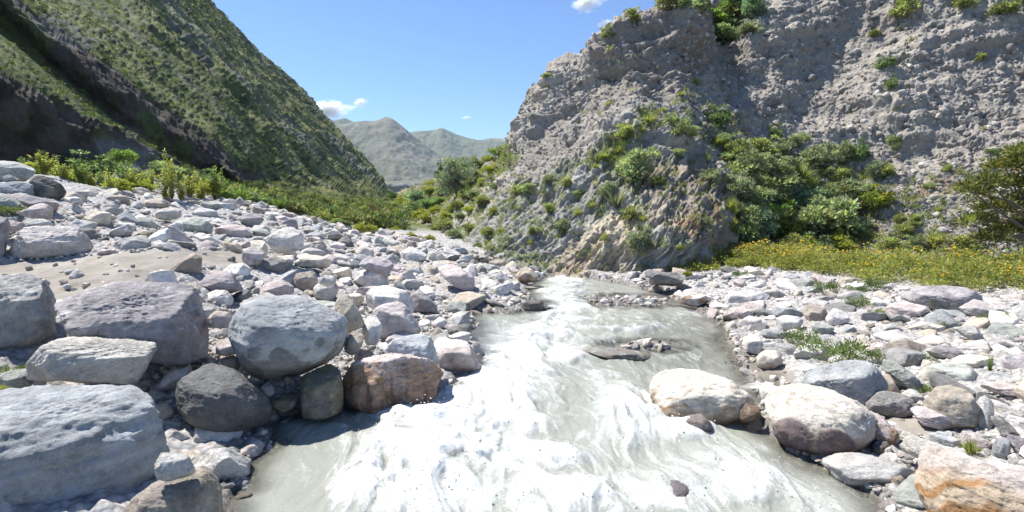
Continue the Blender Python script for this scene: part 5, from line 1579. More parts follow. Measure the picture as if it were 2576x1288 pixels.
def proto_leafy(v, c=(.34, .36, .085), c2=(.46, .42, .12)):
    r = np.random.default_rng(360 + v)
    tubes, B, D, N = [], [], [], []
    for i in range(15):
        a = r.uniform(0, 6.28)
        h = r.uniform(.5, 1.0)
        e = np.array([math.cos(a) * r.uniform(.05, .34), math.sin(a) * r.uniform(.05, .34), h])
        b = np.array([r.normal() * .05, r.normal() * .05, 0])
        pts = [b, b * .5 + e * .5 + r.normal(size=3) * .02, e]
        tubes.append(tube(pts, np.array([.008, .006, .003]), 3))
        for t in np.linspace(.15, 1, 19):
            p = b + (e - b) * t
            for s in range(3):
                q = r.uniform(0, 6.28)
                B.append(p)
                D.append([math.cos(q), math.sin(q), r.uniform(-.1, .9)])
                N.append([r.normal() * .4, r.normal() * .4, 1])
    B, D, N = map(np.array, (B, D, N))
    V, F = leaf_quads(B, D, N, .10 * (.6 + .7 * r.random(len(B))), .038)
    K = np.repeat(shade(len(B), c, r, .3, c2, .3), 4, 0)
    return ('foliage', V, F, K), ('stem',) + merge(tubes)


def proto_cane(v):
    r = np.random.default_rng(390 + v)
    V, F, K = blades(r, 300, 1.0, .35, .06, .55, (.17, .25, .13), 5, 1, (.26, .33, .18))
    return (('foliage', V, F, K),)


def proto_low(v):
    r = np.random.default_rng(420 + v)
    b = [((r.uniform(-.7, .7), r.uniform(-.6, .6), .25 + .3 * r.random()), (.32, .32, .35)) for _ in range(9)]
    V, F, K = crown_leaves(b, 900, .14, r, (.15, .205, .07), (.26, .30, .13), .3, .6, .3)
    return ('foliage', V, F, K), ('stem',) + stems(r, 9, .7, .8, .012)


def proto_tree(v, c, c2, blobs, n, ls, trunk_h):
    r = np.random.default_rng(450 + v)
    V, F, K = crown_leaves(blobs, n, ls, r, c, c2, .3, .2, .4)
    T = [tube([(0, 0, -.05), (.01, 0, trunk_h * .5), (0, .01, trunk_h)], np.array([.035, .028, .022]), 7)]
    for b in blobs:
        e = np.array(b[0])
        s = np.array([0, 0, trunk_h * r.uniform(.5, 1)])
        T.append(tube([s, (s + e) / 2 + r.normal(size=3) * .03, e], np.array([.016, .011, .005]), 5))
    return ('crown', V, F, K), ('trunk',) + merge(T)


PROTO = {}


def proto(kind):
    if kind in PROTO:
        return PROTO[kind]
    out = []
    for v in range(3 if kind in ('round', 'tussock', 'leafy', 'low', 'olive', 'grey') else 2):
        if kind in GREEN:
            parts = proto_shrub(kind, v)
        elif kind == 'tussock':
            parts = proto_tussock(v)
        elif kind == 'agave':
            parts = proto_agave(v)
        elif kind == 'leafy':
            parts = proto_leafy(v)
        elif kind == 'greenleafy':
            parts = proto_leafy(v + 5, (.18, .26, .075), (.28, .34, .10))
        elif kind == 'cane':
            parts = proto_cane(v)
        elif kind == 'low':
            parts = proto_low(v)
        elif kind == 'poplar':
            r = np.random.default_rng(5 + v)
            parts = proto_tree(v, (.24, .27, .215), (.42, .45, .39), lumps(r, 30, .50, .16, .84, .2), 6500, .062, .5)
        elif kind == 'conifer':
            r = np.random.default_rng(15 + v)
            parts = proto_tree(v + 2, (.028, .05, .02), (.06, .09, .035), [((r.normal() * .12, r.normal() * .12, z), (.30 * (1.08 - z),) * 2 + (.16,)) for z in np.linspace(.2, .95, 12)], 2200, .07, .85)
        elif kind == 'brown':
            r = np.random.default_rng(25 + v)
            parts = proto_tree(v + 4, (.11, .09, .045), (.17, .15, .07), lumps(r, 13, .5, .42, .9, .16), 1000, .06, .55)
        me = []
        for p in parts:
            if len(p) == 4:
                me.append((p[0], mesh_from(kind + '_' + p[0], p[1], p[2], MAT['leaf'], False, {'tint': p[3]})))
            else:
                me.append((p[0], mesh_from(kind + '_' + p[0], p[1], p[2], MAT['bark'], True)))
        out.append(me)
    PROTO[kind] = out
    return out


NAMES = {'round': ('shrub', 'rounded grey green shrub'), 'olive': ('shrub', 'olive green shrub'), 'dark': ('shrub', 'dark green bush'), 'bright': ('shrub', 'bright green bush'),
         'blue': ('shrub', 'blue green bush'), 'grey': ('shrub', 'silvery grey green bush'), 'yellow': ('shrub', 'yellow green bush'), 'orange': ('shrub', 'orange tinged bush'),
         'flower': ('flowering_shrub', 'bush dotted with yellow flowers'), 'tussock': ('grass_tussock', 'pale green drooping grass tussock'), 'agave': ('spiky_rosette_plant', 'spiky grey rosette plant'),
         'leafy': ('leafy_plant', 'yellow green leafy stemmed plant'), 'greenleafy': ('leafy_plant', 'deep green leafy stemmed plant'), 'cane': ('cane_clump', 'blue green cane clump'),
         'low': ('low_plant', 'low green leafy plant'), 'poplar': ('tree', 'large silvery green round tree'), 'conifer': ('tree', 'small dark green conifer tree'), 'brown': ('tree', 'thin brown leaved tree')}

# base px, base py, height px, kind, surface (c cliff, g ground, h hillside or a distance in metres), width factor, where
PLANTS = '''
1678 32 40 olive c 1.3 on the rounded cliff top, first from the sky edge
1713 26 42 dark c 1 on the highest point of the cliff top
1765 34 34 round c 1.4 at the brink of the cliff top above the dark face
1590 60 34 olive c 1 on the sloping cliff edge below the summit
1527 102 32 round c 1 on the cliff skyline halfway down
1535 134 18 olive c 1.2 on the cliff face below the skyline bush
1376 200 14 round c 1.3 on the lowest shoulder of the cliff skyline
1810 80 56 bright c 1.1 in the gully, beside the dark cliff knob
1845 74 60 olive c 1.2 in the middle of the high gully
1818 112 46 dark c 1.2 at the lower end of the high gully
1866 34 62 dark c 1.2 at the head of the high gully against the sky
1892 50 56 blue c 1.1 at the outer side of the high gully
1884 90 28 grey c 1.4 under the overhang below the high gully
1834 44 40 flower c 1.2 with blossoms at the top of the high gully
1533 272 22 tussock c 1 in the middle of the pale cliff face
1750 218 22 tussock c 1.5 on the ledge under the dark cliff knob
1713 244 16 tussock c 1.5 on scree under the dark cliff knob
1668 282 14 tussock c 1.4 alone on the cliff above the grass strip
1634 316 28 tussock c 1.4 at the top of the diagonal grass strip
1612 340 28 tussock c 1.2 in the middle of the diagonal grass strip
1570 354 32 olive c 1.4 halfway along the diagonal grass strip
1558 392 26 tussock c 1.5 below the olive bush of the grass strip
1516 404 24 tussock c 1.4 at the lower end of the diagonal grass strip
1498 428 18 tussock c 1.4 on bedrock just below the diagonal grass strip
1700 354 52 round c 1.2 on the grey debris slope
1735 352 30 round c 1.2 beside the larger one on the debris slope
1810 324 46 dark c 1.1 in the hollow under the pale cliff
1628 392 16 tussock c 1.4 on top of the bedrock outcrop
1704 404 26 round c 1.3 above the orange rock
1602 462 68 round c 1.1 on the bedrock, largest there
1655 470 26 olive c 1.3 between the orange ledges
1550 526 42 agave c 1.2 large and dark on the bedrock
1525 500 34 grey c 1.2 on the bedrock above the dark rosette
1454 549 32 tussock c 1 bright on the grey bedrock
1490 529 28 tussock c 1 on the grey bedrock, upper of two
1582 560 34 olive c 1 below the dark rosette on the bedrock
1617 562 30 tussock c 1 at the centre of the tan bedrock
1609 586 26 agave c 1 under the tussock of the tan bedrock
1609 642 54 grey c 1 at the foot of the tan bedrock
1709 632 26 tussock c 1.3 on the dark bedrock near the flowers
1645 632 30 agave c 1.2 low on the bedrock near the stream
1524 612 22 yellow c 1 in the yellow cleft of the bedrock
1334 618 18 tussock c 1 low on the grey bedrock
1788 604 22 tussock c 1.2 on the orange rock near the thicket
1775 572 26 grey c 1.1 on the orange rock face
1786 460 36 grey c 1.3 at the top of the orange rock
1774 414 22 agave c 1.2 above the orange rock
1300 492 28 olive c 1.2 on the slope at the outer cliff foot
1324 488 26 round c 1.3 beside the olive bush of the outer slope
1380 464 22 grey c 1.4 where the pale cliff meets bedrock
1314 534 30 tussock c 1.3 on the outer grassy slope
1373 494 16 olive c 1.5 on bedrock under the pale cliff
1384 540 30 olive c 1.2 on bedrock, middle of the outer outcrop
1410 586 36 grey c 1.1 on the lower outer outcrop
1344 594 22 round c 1.3 low on the outer outcrop
1424 474 26 olive c 1.3 on the boundary of pale cliff and bedrock
1454 504 20 round c 1.2 on bedrock above the bright tussock
1392 568 24 agave c 1 in a crack of the outer outcrop
1806 372 34 tussock c 1.1 hanging at the top of the green hollow
1836 392 52 round c 1.2 at the top of the green hollow
1866 454 72 round c 1.2 upper green hollow, near the orange rock
1848 420 50 olive c 1.2 upper green hollow under the first shrubs
1892 486 74 round c 1.2 in the centre of the green hollow
1856 506 64 grey c 1.1 at the orange rock side of the green hollow
1890 536 64 round c 1.2 mid height in the green hollow
1925 440 50 round c 1.2 upper centre of the green hollow
1915 500 62 tussock c 1.0 large in the green hollow
1880 566 64 dark c 1.2 in the shade of the green hollow
1910 566 54 bright c 1.2 low in the green hollow
1866 618 66 dark c 1.2 beside the orange rock above the flowers
1908 596 52 blue c 1.1 above the flower thicket
1888 648 52 dark c 1.3 just behind the flower thicket
1838 535 50 tussock c .8 hanging down the orange rock, upper
1845 552 44 tussock c .8 hanging down the orange rock, middle
1840 576 34 tussock c .8 hanging down the orange rock, lower
1949 354 36 dark c 1 on the pale cliff above the hollow
2007 380 36 round c 1.2 under the pale overhang
1965 400 46 grey c 1.2 at the upper rim of the green hollow
2228 174 32 dark c .9 on the bare cliff, upper of a pair
2240 226 36 dark c 1 on the bare cliff, lower of a pair
2278 50 64 olive c .9 hanging high on the bare cliff
2423 28 40 olive c 1.1 high up the bare cliff
2524 44 30 olive c 1.6 at the top corner of the bare cliff
2566 18 26 agave c 1.4 at the extreme top corner
2266 82 16 agave c 1.2 high on the bare cliff face
2200 100 22 olive c 1 high on the bare cliff near the centre
2466 158 20 olive c 1.2 on the upper bare cliff alone
2055 430 60 grey c 1 first of three under the pale overhang
2112 414 54 round c 1 second of three under the pale overhang
2159 406 46 dark c 1 third of three under the pale overhang
2247 384 36 round c 1 on the bare cliff foot
2203 456 46 grey c 1 on the grey slope beyond the hollow
2228 450 34 olive c 1 on the grey slope edge
2172 496 42 grey c 1.2 at the rim of the grey slope
2124 528 60 round c 1.2 at the far side of the green hollow
2207 530 58 flower c 1.2 on the grey slope
1984 466 50 tussock c 1 big, first of the hollow pair
2012 470 68 tussock c 1.1 big, second of the hollow pair
2040 484 50 tussock c 1 big, below the hollow pair
2098 494 34 bright c 1.2 under the three shrubs
1974 524 62 round c 1.2 in the middle of the hollow below the tussocks
2034 524 54 blue c 1.2 below the big tussocks
2062 560 60 round c 1.2 lower centre of the hollow
2082 596 92 round c 1.2 largest, above the flower thicket
2118 608 72 flower c 1 beside the largest hollow shrub
2034 572 60 blue c 1.2 behind the flower thicket, mid hollow
1964 566 50 bright c 1.2 lower hollow near the yellow blossoms
1974 608 52 flower c 1.3 in the lower hollow
2012 612 46 grey c 1.3 behind the flower thicket centre
1940 612 50 bright c 1.2 between the dark bushes behind the flowers
2272 604 38 olive c 1 on the grey talus
2183 614 34 olive c 1.2 at the talus foot
2358 540 28 tussock c 1.1 in the middle of the talus
2287 526 18 agave c 1.4 on grey talus
2348 626 52 tussock c 1.2 at the talus foot, large
2262 566 26 olive c 1 mid talus
2303 576 32 olive c 1 mid talus near the agave
2338 484 22 round c 1.2 upper talus
2382 434 18 olive c 1.3 upper talus near the bare cliff
2498 394 24 dark c 1.3 high on the talus corner
2300 632 36 round c 1.4 behind the flowers at the talus foot
2420 632 40 olive c 1.4 at the talus foot near the edge tree
2230 636 40 olive c 1.3 behind the flower thicket at the talus foot
1149 497 76 poplar c 1 on the slope upstream
1109 454 36 conifer c .9 behind the silvery tree
1048 518 36 blue c 1.1 below the silvery tree
1113 502 38 grey c 1 at the foot of the silvery tree
1080 496 24 olive c 1.5 behind the blue green bush upstream
1058 534 26 cane c 1.2 first of the row below the silvery tree
1075 531 28 cane c 1.2 second of the row below the silvery tree
1090 525 26 cane c 1.2 third of the row below the silvery tree
1107 518 20 bright c 1.6 beside the cane row
1040 548 34 dark c 1.3 below the cane row
1018 560 34 dark c 1.4 at the lower end of the cane row
1005 574 30 bright c 1.4 beyond the gravel crest upstream
973 566 22 yellow c 1.6 rounded mound beyond the gravel crest
1000 545 20 yellow c 1.4 behind the mound upstream
1068 560 22 yellow c 1.4 below the dark bushes upstream
1120 556 20 yellow c 1.6 on the grassy slope below the silvery tree
1150 530 22 olive c 1.6 on the slope under the silvery tree
1195 500 24 grey c 1.4 on the slope upstream of the cliff
1172 512 24 olive c 1.5 on the slope between the silvery tree and the outcrop
1215 470 22 olive c 1.3 above the slope near the cliff edge
1201 424 24 round c 1.2 on the skyline by the cliff edge
1184 414 14 dark c 1.3 small on the skyline behind the silvery tree
1251 402 30 bright c 1.4 on the skyline beside the cliff
1268 390 22 grey c 1.4 on the skyline touching the cliff
1228 412 18 yellow c 1.5 on the skyline slope beside the cliff
1085 470 16 yellow c 1.6 behind the conifer slope
1025 500 14 olive c 1.5 far up the valley
1010 520 20 yellow c 1.5 on the far end of the slope
1030 530 22 olive c 1.4 on the far slope beside the blue green bush
1240 548 26 olive c 1.2 on the outcrop shoulder
1260 590 24 tussock c 1.2 on the outer outcrop near the gravel
1225 600 26 olive c 1.3 at the outcrop foot near the gravel
1180 590 24 olive c 1.4 on the lower slope near the gravel crest
1140 600 24 grey c 1.4 on the lower slope by the gravel crest
1100 590 24 olive c 1.5 on the lower slope upstream
1200 636 26 dark c 1.2 at the dark cleft by the gravel
1170 628 20 tussock c 1.2 at the cleft by the gravel
1080 612 18 yellow g 1.5 at the crest of the gravel bar
1035 604 20 yellow g 1.6 at the crest of the gravel bar, upstream
943 560 54 brown 32 1 beyond the gravel crest
988 504 22 dark c 1 at the corner of the valley
915 560 30 olive 30 1.4 beside the brown tree
965 562 30 grey 30 1.4 under the brown tree
885 566 30 olive 28 1.4 near the gravel crest below the green hillside
930 590 26 yellow g 1.4 on the crest of the gravel bar
905 588 26 yellow g 1 on the crest of the gravel bar near the brown tree
815 566 36 leafy g 1.2 alone among the boulders at the crest
845 568 18 yellow g 1.2 small beside the lone plant
111 440 66 leafy 12.5 1.3 behind the rock pile
29 412 18 leafy 12 1.5 behind the greenish top slab
60 425 30 greenleafy 14 1.3 in the shade behind the rock pile
164 458 56 leafy 13 1.2 next to the rock pile
205 460 50 greenleafy 13.5 1.3 in the plant row, near the rock pile
249 450 64 dark 15 1.2 in the shaded part of the plant row
281 506 78 leafy 13 .9 standing forward on the gravel
311 416 46 bright 19 1 in the middle of the shale fan
229 376 34 olive 22 1.3 under the lower scarp
290 368 32 orange 24 1.2 on top of the shale fan
363 402 28 orange 26 1.6 on the shale fan beside the scarp
268 380 30 round 22 1.2 on the shale beside the lower scarp
316 446 52 greenleafy 15 1.1 in front of the shale fan
337 482 50 leafy 14 1.3 in the plant row below the shale fan
381 480 52 leafy 14.5 1.2 in the plant row near the tan loaf boulder
416 500 64 leafy 13.5 1 beside the tallest plant
434 508 128 leafy 13.5 .55 tallest of the row
457 506 62 leafy 13.6 1 just past the tallest plant
480 494 62 leafy 14.5 1.1 second past the tallest plant
504 506 52 leafy 15 1.3 in the plant row toward the green bushes
542 506 80 greenleafy 16 1.1 tall at the end of the plant row
562 508 62 greenleafy 17 1.1 last of the plant row
350 470 40 dark 16 1.4 behind the plant row
90 452 46 yellow 13 1.4 between rock pile and plant row
140 464 50 leafy 13.5 1.2 just past the rock pile
185 474 44 yellow 14 1.4 low in the plant row near the rock pile
230 478 50 leafy 14 1.2 in the plant row under the lower scarp
262 486 56 greenleafy 14 1.2 beside the forward standing plant
300 494 46 yellow 13.5 1.5 next to the forward standing plant
355 494 44 yellow 14 1.5 at the foot of the shale fan
520 504 50 yellow 16 1.5 toward the end of the plant row
575 510 44 greenleafy 18 1.3 where the green bushes begin
400 440 40 round 19 1.5 behind the plant row at the scarp foot
450 460 46 round 19 1.5 behind the tallest plant
500 470 44 dark 20 1.5 in the shade behind the plant row
590 518 46 bright 19 1.5 first of the low green bushes
625 520 40 round 20 1.5 second of the low green bushes
660 526 36 dark 21 1.6 third of the low green bushes
695 534 34 bright 22 1.6 fourth of the low green bushes
730 542 30 dark 23 1.6 fifth of the low green bushes
765 552 26 round 24 1.6 sixth of the low green bushes
800 556 24 dark 26 1.6 last of the low green bushes
850 552 24 dark 32 1.6 at the toe of the green hillside
20 530 26 low 7.9 1 growing in the rock pile
2074 743 42 low g 1 largest before the yellow flowers
2202 738 38 low g .8 beside the white boulder before the flowers
2158 779 42 low g .8 between gravel stones below the white boulder
2209 805 32 low g .8 near the lilac long boulder
2012 872 50 low g 1 by the blue grey pillow rock
2092 914 64 low g 1.1 behind the grey blue hump boulder
2060 880 34 low g 1 near the water of the side channel
2209 914 42 low g 1 beside the leaning green slab
2293 914 38 low g 1.2 behind the pale green broad boulder
2366 783 32 low g 1.1 in front of the purple dome boulder
2373 824 28 low g 1.2 on gravel below the purple dome boulder
2527 816 26 yellow g 1.1 at the picture edge on the far gravel
2476 805 14 low g 1.3 below the pale brown boulder
1862 702 20 low g 1 at the edge of the flower thicket
1730 702 20 yellow g 1 beside the dark slate slab
2490 940 44 greenleafy g .6 thin, on gravel by the flat pink slab
2324 992 28 low g 1 behind the tan brown block
2152 738 22 low g 1 small before the yellow flowers
2440 1152 56 tussock g 1 long bladed between the orange boulder and gravel
36 922 30 low 3.9 .9 beside the greenish flat stone
8 990 30 tussock 3.6 .9 at the picture edge by the greenish flat stone
1310 700 20 low g 1 on the far gravel near the stream bend
860 575 26 dark g 1.6 behind the gravel crest, first toward the brown tree
875 560 30 olive 34 1.6 on the valley floor under the green hillside
900 548 28 dark 45 1.7 on the valley floor far under the green hillside
920 545 24 olive 45 1.6 on the valley floor beyond the brown tree
955 578 24 yellow 26 1.7 on the valley floor, near side of the brown tree
975 585 22 bright 24 1.6 just beyond the gravel crest
990 592 20 yellow 22 1.6 at the far gravel crest
1010 590 24 olive 23 1.5 at the far gravel crest upstream
1045 596 22 dark 22 1.5 where slope and gravel crest meet
962 545 22 grey 40 1.5 behind the brown tree on the valley floor
985 530 20 olive c 1.6 on the lower end of the far slope
1000 555 22 olive c 1.5 on the far slope over the valley floor
1055 555 24 yellow c 1.6 under the cane row
1092 545 22 yellow c 1.6 under the third cane clump
1130 540 26 olive c 1.5 on the slope right under the silvery tree
1160 560 26 grey c 1.4 on the lower slope upstream of the outcrop
1185 540 22 yellow c 1.6 on the mid slope upstream of the outcrop
1120 580 24 olive c 1.5 on the lower slope between gravel and tree
1210 520 24 olive c 1.5 on the slope shoulder upstream of the outcrop
1235 440 24 yellow c 1.6 on the high slope by the cliff edge
1170 460 20 bright c 1.6 beside the silvery tree crown
1250 480 22 grey c 1.4 under the cliff edge on the high slope
1945 480 64 round c 1.3 mid hollow beside the large tussock
1870 590 64 round c 1.3 low hollow by the orange rock
1930 590 60 olive c 1.3 low hollow, in front of the blue green bush
2050 600 64 round c 1.3 lower hollow toward the largest shrub
2060 640 46 dark c 1.4 hard behind the flower thicket centre
1990 640 46 olive c 1.4 hard behind the flower thicket
2110 470 40 olive c 1.4 below the second of the three shrubs
2160 600 44 round c 1.3 at the outer foot of the hollow
1920 400 44 olive c 1.3 at the very top of the hollow
1960 440 50 grey c 1.3 at the top of the hollow by the tussocks
2020 640 40 yellow c 1.5 bordering the flower thicket
2120 640 42 yellow c 1.5 bordering the flower thicket toward the talus
'''


def build_plants(heroes):
    r = np.random.default_rng(77)
    cam = Vector((0, 0, CAMZ))
    for line in PLANTS.strip().split('\n'):
        f = line.split(' ', 6)
        px, py, h, kind, surf, wf, where = float(f[0]), float(f[1]), float(f[2]), f[3], f[4], float(f[5]), f[6]
        d = Vector(ray(px, py)).normalized()
        if surf == 'c':
            hit = CLIFF_BVH.ray_cast(cam, d)
            if hit[0] is None:
                hit = CLIFF_BVH.ray_cast(cam, Vector(ray(px, py + 14)).normalized())
            if hit[0] is None:
                print('MISS', line)
                continue
            p = hit[0] + d * .06
        elif surf == 'g':
            p = Vector(hit_ground(px, py))
        elif surf == 'h':
            hit = HILL_BVH.ray_cast(cam, d)
            p = hit[0] + d * .2
        else:
            p = Vector(at(px, py, float(surf)))
            gz = float(ground(np.array([p.x]), np.array([p.y]))[0])
            hz = HILL_BVH.ray_cast(cam, d)
            if hz[0] is not None and hz[0].y < p.y:
                p = hz[0]
        s = h * p.y / S * (1.12 if surf == 'c' else 1.0)
        pv = proto(kind)
        me = pv[r.integers(0, len(pv))]
        nm, desc = NAMES[kind]
        root = bpy.data.objects.new(nm, None)
        COL.objects.link(root)
        root.location = p - Vector((0, 0, .04 * s))
        if surf not in 'cg' and surf != 'h' and gz > p.z - 3:
            root.location.z = min(p.z, gz + .05) if gz < p.z else p.z
            s *= min((p.z - root.location.z) / s * .9 + 1, 1.35) * (.95 if 'leafy' in kind else .95)
        sx = s * wf * r.uniform(.92, 1.08)
        root.scale = (sx * r.uniform(.8, 1.25), sx * r.uniform(.8, 1.25), s * r.uniform(.95, 1.2))
        root.rotation_euler = (0, 0, r.uniform(0, 6.28))
        root.empty_display_size = .1
        tag(root, ' '.join((desc + ' ' + where).split()[:16]), 'tree' if nm == 'tree' else 'grass tussock' if 'tussock' in nm else 'plant' if kind in ('leafy', 'greenleafy', 'low', 'agave', 'cane') else 'shrub',
            {'c': 'plants growing on the cliff', 'g': 'plants among the gravel'}.get(surf, 'plants below the green hillside'))
        for pn, m in me:
            o = bpy.data.objects.new(pn, m)
            COL.objects.link(o)
            o.parent = root
    # the tree leaning in from the picture edge
    Yt = 10.6
    blobs = []
    rr = np.random.default_rng(9)
    base = at(2610, 668, Yt)
    for px, py, q in [(2530, 425, 44), (2490, 462, 36), (2448, 484, 32), (2562, 470, 50), (2505, 528, 44), (2462, 556, 32), (2545, 590, 54), (2592, 520, 60), (2488, 606, 34), (2604, 410, 54),
                      (2570, 385, 34), (2428, 470, 18), (2432, 560, 20), (2640, 470, 60), (2640, 570, 60)]:
        c = at(px, py, Yt + rr.uniform(-.5, .6)) - base
        k = q * Yt / S
        blobs.append((c, (k, k, k * .62)))
    root = bpy.data.objects.new('tree', None)
    COL.objects.link(root)
    root.location = base
    tag(root, 'spreading olive leaved tree with dark branches leaning in at the picture edge', 'tree')
    V, F, K = crown_leaves(blobs, 11000, .095, rr, (.13, .14, .048), (.23, .21, .07), .3, .2, .4, .7)
    link('crown', mesh_from('edge_crown', V, F, MAT['leaf'], False, {'tint': K}), parent=root)
    T = [tube([(0, 0, -.3), (.05, 0, .5), (-.03, 0, 1.0)], np.array([.075, .06, .05]), 8)]
    for b in blobs:
        s = np.array([0, 0, rr.uniform(.5, 1.0)])
        T.append(tube([s, (s + b[0]) * .5 + rr.normal(size=3) * .06, b[0], b[0] * 1.1], np.array([.035, .022, .012, .004]), 6))
    V, F = merge(T)
    link('trunk', mesh_from('edge_trunk', V, F, MAT['bark'], True), parent=root)
    flower_thicket()
    valley_scrub()
    driftwood()
    # flower stalk on the skyline beside the cliff
    p = at(1256, 398, 31)
    k = 31 / S
    T = [tube([(0, 0, -.2), (0, 0, 30 * k)], np.array([.05, .02]), 5)]
    for i in range(9):
        z = (12 + i * 2) * k
        a = i * 2.4
        e = np.array([math.cos(a) * (5 - i * .4) * k, math.sin(a) * (5 - i * .4) * k, z + 2 * k])
        T.append(tube([(0, 0, z), e], np.array([.025, .035]), 4))
    V, F = merge(T)
    link('flower_stalk', mesh_from('flower_stalk', V, F, MAT['bark'], True), 'thin dry flower stalk with side branches on the skyline beside the cliff', 'plant', None, None, None, p)


def flower_thicket():
    r = np.random.default_rng(11)
    front = [(1700, 686), (1760, 686), (1850, 676), (1900, 674), (2000, 688), (2150, 710), (2350, 733), (2480, 743), (2600, 750), (2750, 760)]
    fw = np.array([hit_ground(a, b) for a, b in front])
    n = 1500
    t = r.random(n) * (len(front) - 1)
    i = t.astype(int)
    A = fw[i] + (fw[np.minimum(i + 1, len(front) - 1)] - fw[i]) * (t - i)[:, None]
    dep = r.random(n) ** .8 * (1.0 + 1.5 * np.clip((t - .8) / 2, 0, 1))
    x = A[:, 0] + dep * A[:, 0] / A[:, 1] + r.normal(size=n) * .08
    y = A[:, 1] + dep
    z = ground(x, y)
    hh = (.20 + .19 * np.clip(dep / 1.0, 0, 1)) * (1 + .2 * r.normal(size=n)) * (1 + .55 * fbm(np.stack([x, y, 0 * x], 1) * 1.1, 3, 5))
    hh *= np.clip(.62 + .5 * dep, .5, 1) * (.75 + .25 * np.clip(t / 3, 0, 1))
    hh = np.clip(hh, .10, .8)
    B, D, N, L, W, K = [], [], [], [], [], []
    gap = fbm(np.stack([x, y, 0 * x + 7], 1) * .8, 3, 15)
    for k in range(n):
        if r.random() > .82 + 1.1 * gap[k] + .25 * (dep[k] > .5):
            continue
        m = int(60 + 30 * r.random())
        c = np.array([x[k], y[k], z[k]])
        u = unit(m, r)
        q = c + u * [.16, .16, 0] * r.random((m, 1)) * 1.5 + np.array([0, 0, 1.0]) * (hh[k] * (r.random(m) ** .6))[:, None]
        B.append(q)
        D.append(u + [0, 0, .5])
        N.append(unit(m, r) * .7 + [0, -.2, 1])
        L.append(.05 + .04 * r.random(m))
        W.append(np.full(m, .022))
        g = np.array((.29, .30, .10)) if r.random() < .7 else np.array((.14, .18, .045))
        K.append(shade(m, g * r.uniform(.8, 1.25), r, .3, (.34, .31, .07), .25))
        w = int(r.poisson((4.2 if dep[k] > .7 else 1.4) * max(0, .8 + 1.9 * float(perlin(np.array([x[k] * 1.3, y[k] * 1.3, .5]), 8)))) * (1.3 if t[k] < 4 else .8))
        if w:
            u = unit(w, r)
            B.append(c + u * [.17, .17, 0] + np.array([0, 0, 1.0]) * (hh[k] * (.86 + .22 * r.random(w)))[:, None])
            D.append(unit(w, r) * [1, 1, .25])
            N.append(np.tile([0, -.45, 1.0], (w, 1)) + .3 * unit(w, r))
            L.append(np.full(w, .05))
            W.append(np.full(w, .046))
            K.append(shade(w, (.74, .47, .04), r, .25))
    B, D, N, L, W, K = map(np.concatenate, (B, D, N, L, W, K))
    V, F = leaf_quads(B, D, N, L, W)
    me = mesh_from('flower_thicket', V, F, MAT['leaf'], False, {'tint': np.repeat(K, 4, 0)})
    link('flower_thicket', me, 'knee high thicket of yellow flowers along the cliff foot', 'flower thicket', kind='stuff')


def valley_scrub():
    """low scrub that carpets the valley floor beyond the gravel crest and the foot of the mountainside"""
    r = np.random.default_rng(21)
    n = 2600
    Y = 22 * (90 / 22) ** r.random(n)
    px = r.uniform(520, 1010, n)
    P = at(px, np.full(n, 560.0), Y)
    x, y = P[:, 0], P[:, 1]
    z = ground(x, y)
    keep = []
    for i in range(n):
        o = Vector((x[i], y[i], 60))
        h = HILL_BVH.ray_cast(o, Vector((0, 0, -1)))
        c = CLIFF_BVH.ray_cast(o, Vector((0, 0, -1)))
        if h[0] is not None:
            z[i] = max(z[i], h[0].z)
        if z[i] < 12 and (c[0] is None or c[0].z < z[i] + .3):
            keep.append(i)
    k = np.array(keep)
    x, y, z = x[k], y[k], z[k]
    px, py = project(np.stack([x, y, z], 1))
    den = fbm(np.stack([x, y, 0 * x], 1) * .16, 3, 3)
    parts, cols = [], []
    pal = [(.14, .165, .065), (.085, .115, .05), (.20, .205, .09), (.18, .20, .125), (.23, .22, .11)]
    o = 0
    for i in range(len(k)):
        if py[i] < 470 or (r.random() > .42 + 1.3 * den[i]):
            continue
        s = r.uniform(.18, .55) * (1 + y[i] / 60)
        V, F, K = crown_leaves([((0, 0, .35), (.5, .5, .4)), ((.3, .1, .25), (.4, .35, .3))], 110, .28, r, pal[r.integers(0, 5)], None, 0)
        parts.append((V * s + [x[i], y[i], z[i] - .05], F))
        cols.append(K)
    V, F = merge(parts)
    me = mesh_from('valley_scrub', V, F, MAT['leaf'], False, {'tint': np.concatenate(cols)})
    link('valley_scrub', me, 'low green scrub covering the valley floor below the mountainside', 'scrub', kind='stuff')


def driftwood():
    r = np.random.default_rng(13)
    for px, py, w, lab in [(1862, 916, 56, 'tangle of pale driftwood twigs stranded in the side channel'), (1205, 660, 60, 'dark heap of twigs caught on the gravel crest near the outcrop')]:
        p = hit_ground(px, py)
        k = w * p[1] / S
        T = []
        for _ in range(34):
            a = r.uniform(0, 3.14)
            o = r.normal(size=3) * [.28 * k, .2 * k, 0] + [0, 0, r.uniform(.02, .2) * k]
            d = np.array([math.cos(a), math.sin(a) * .6, r.normal() * .25]) * k * r.uniform(.15, .45)
            T.append(tube([o - d, o + r.normal(size=3) * .05 * k, o + d], np.array([.012, .016, .006]) * k * 1.6, 4))
        V, F = merge(T)
        link('driftwood', mesh_from('driftwood', V, F, MAT['drift' if px > 1500 else 'bark'], True), lab, 'driftwood', None, None, None, p)
# ------------------------------------------------------------------ sky, light, camera
SUN_DIR = Vector((-.44, .24, .865)).normalized()


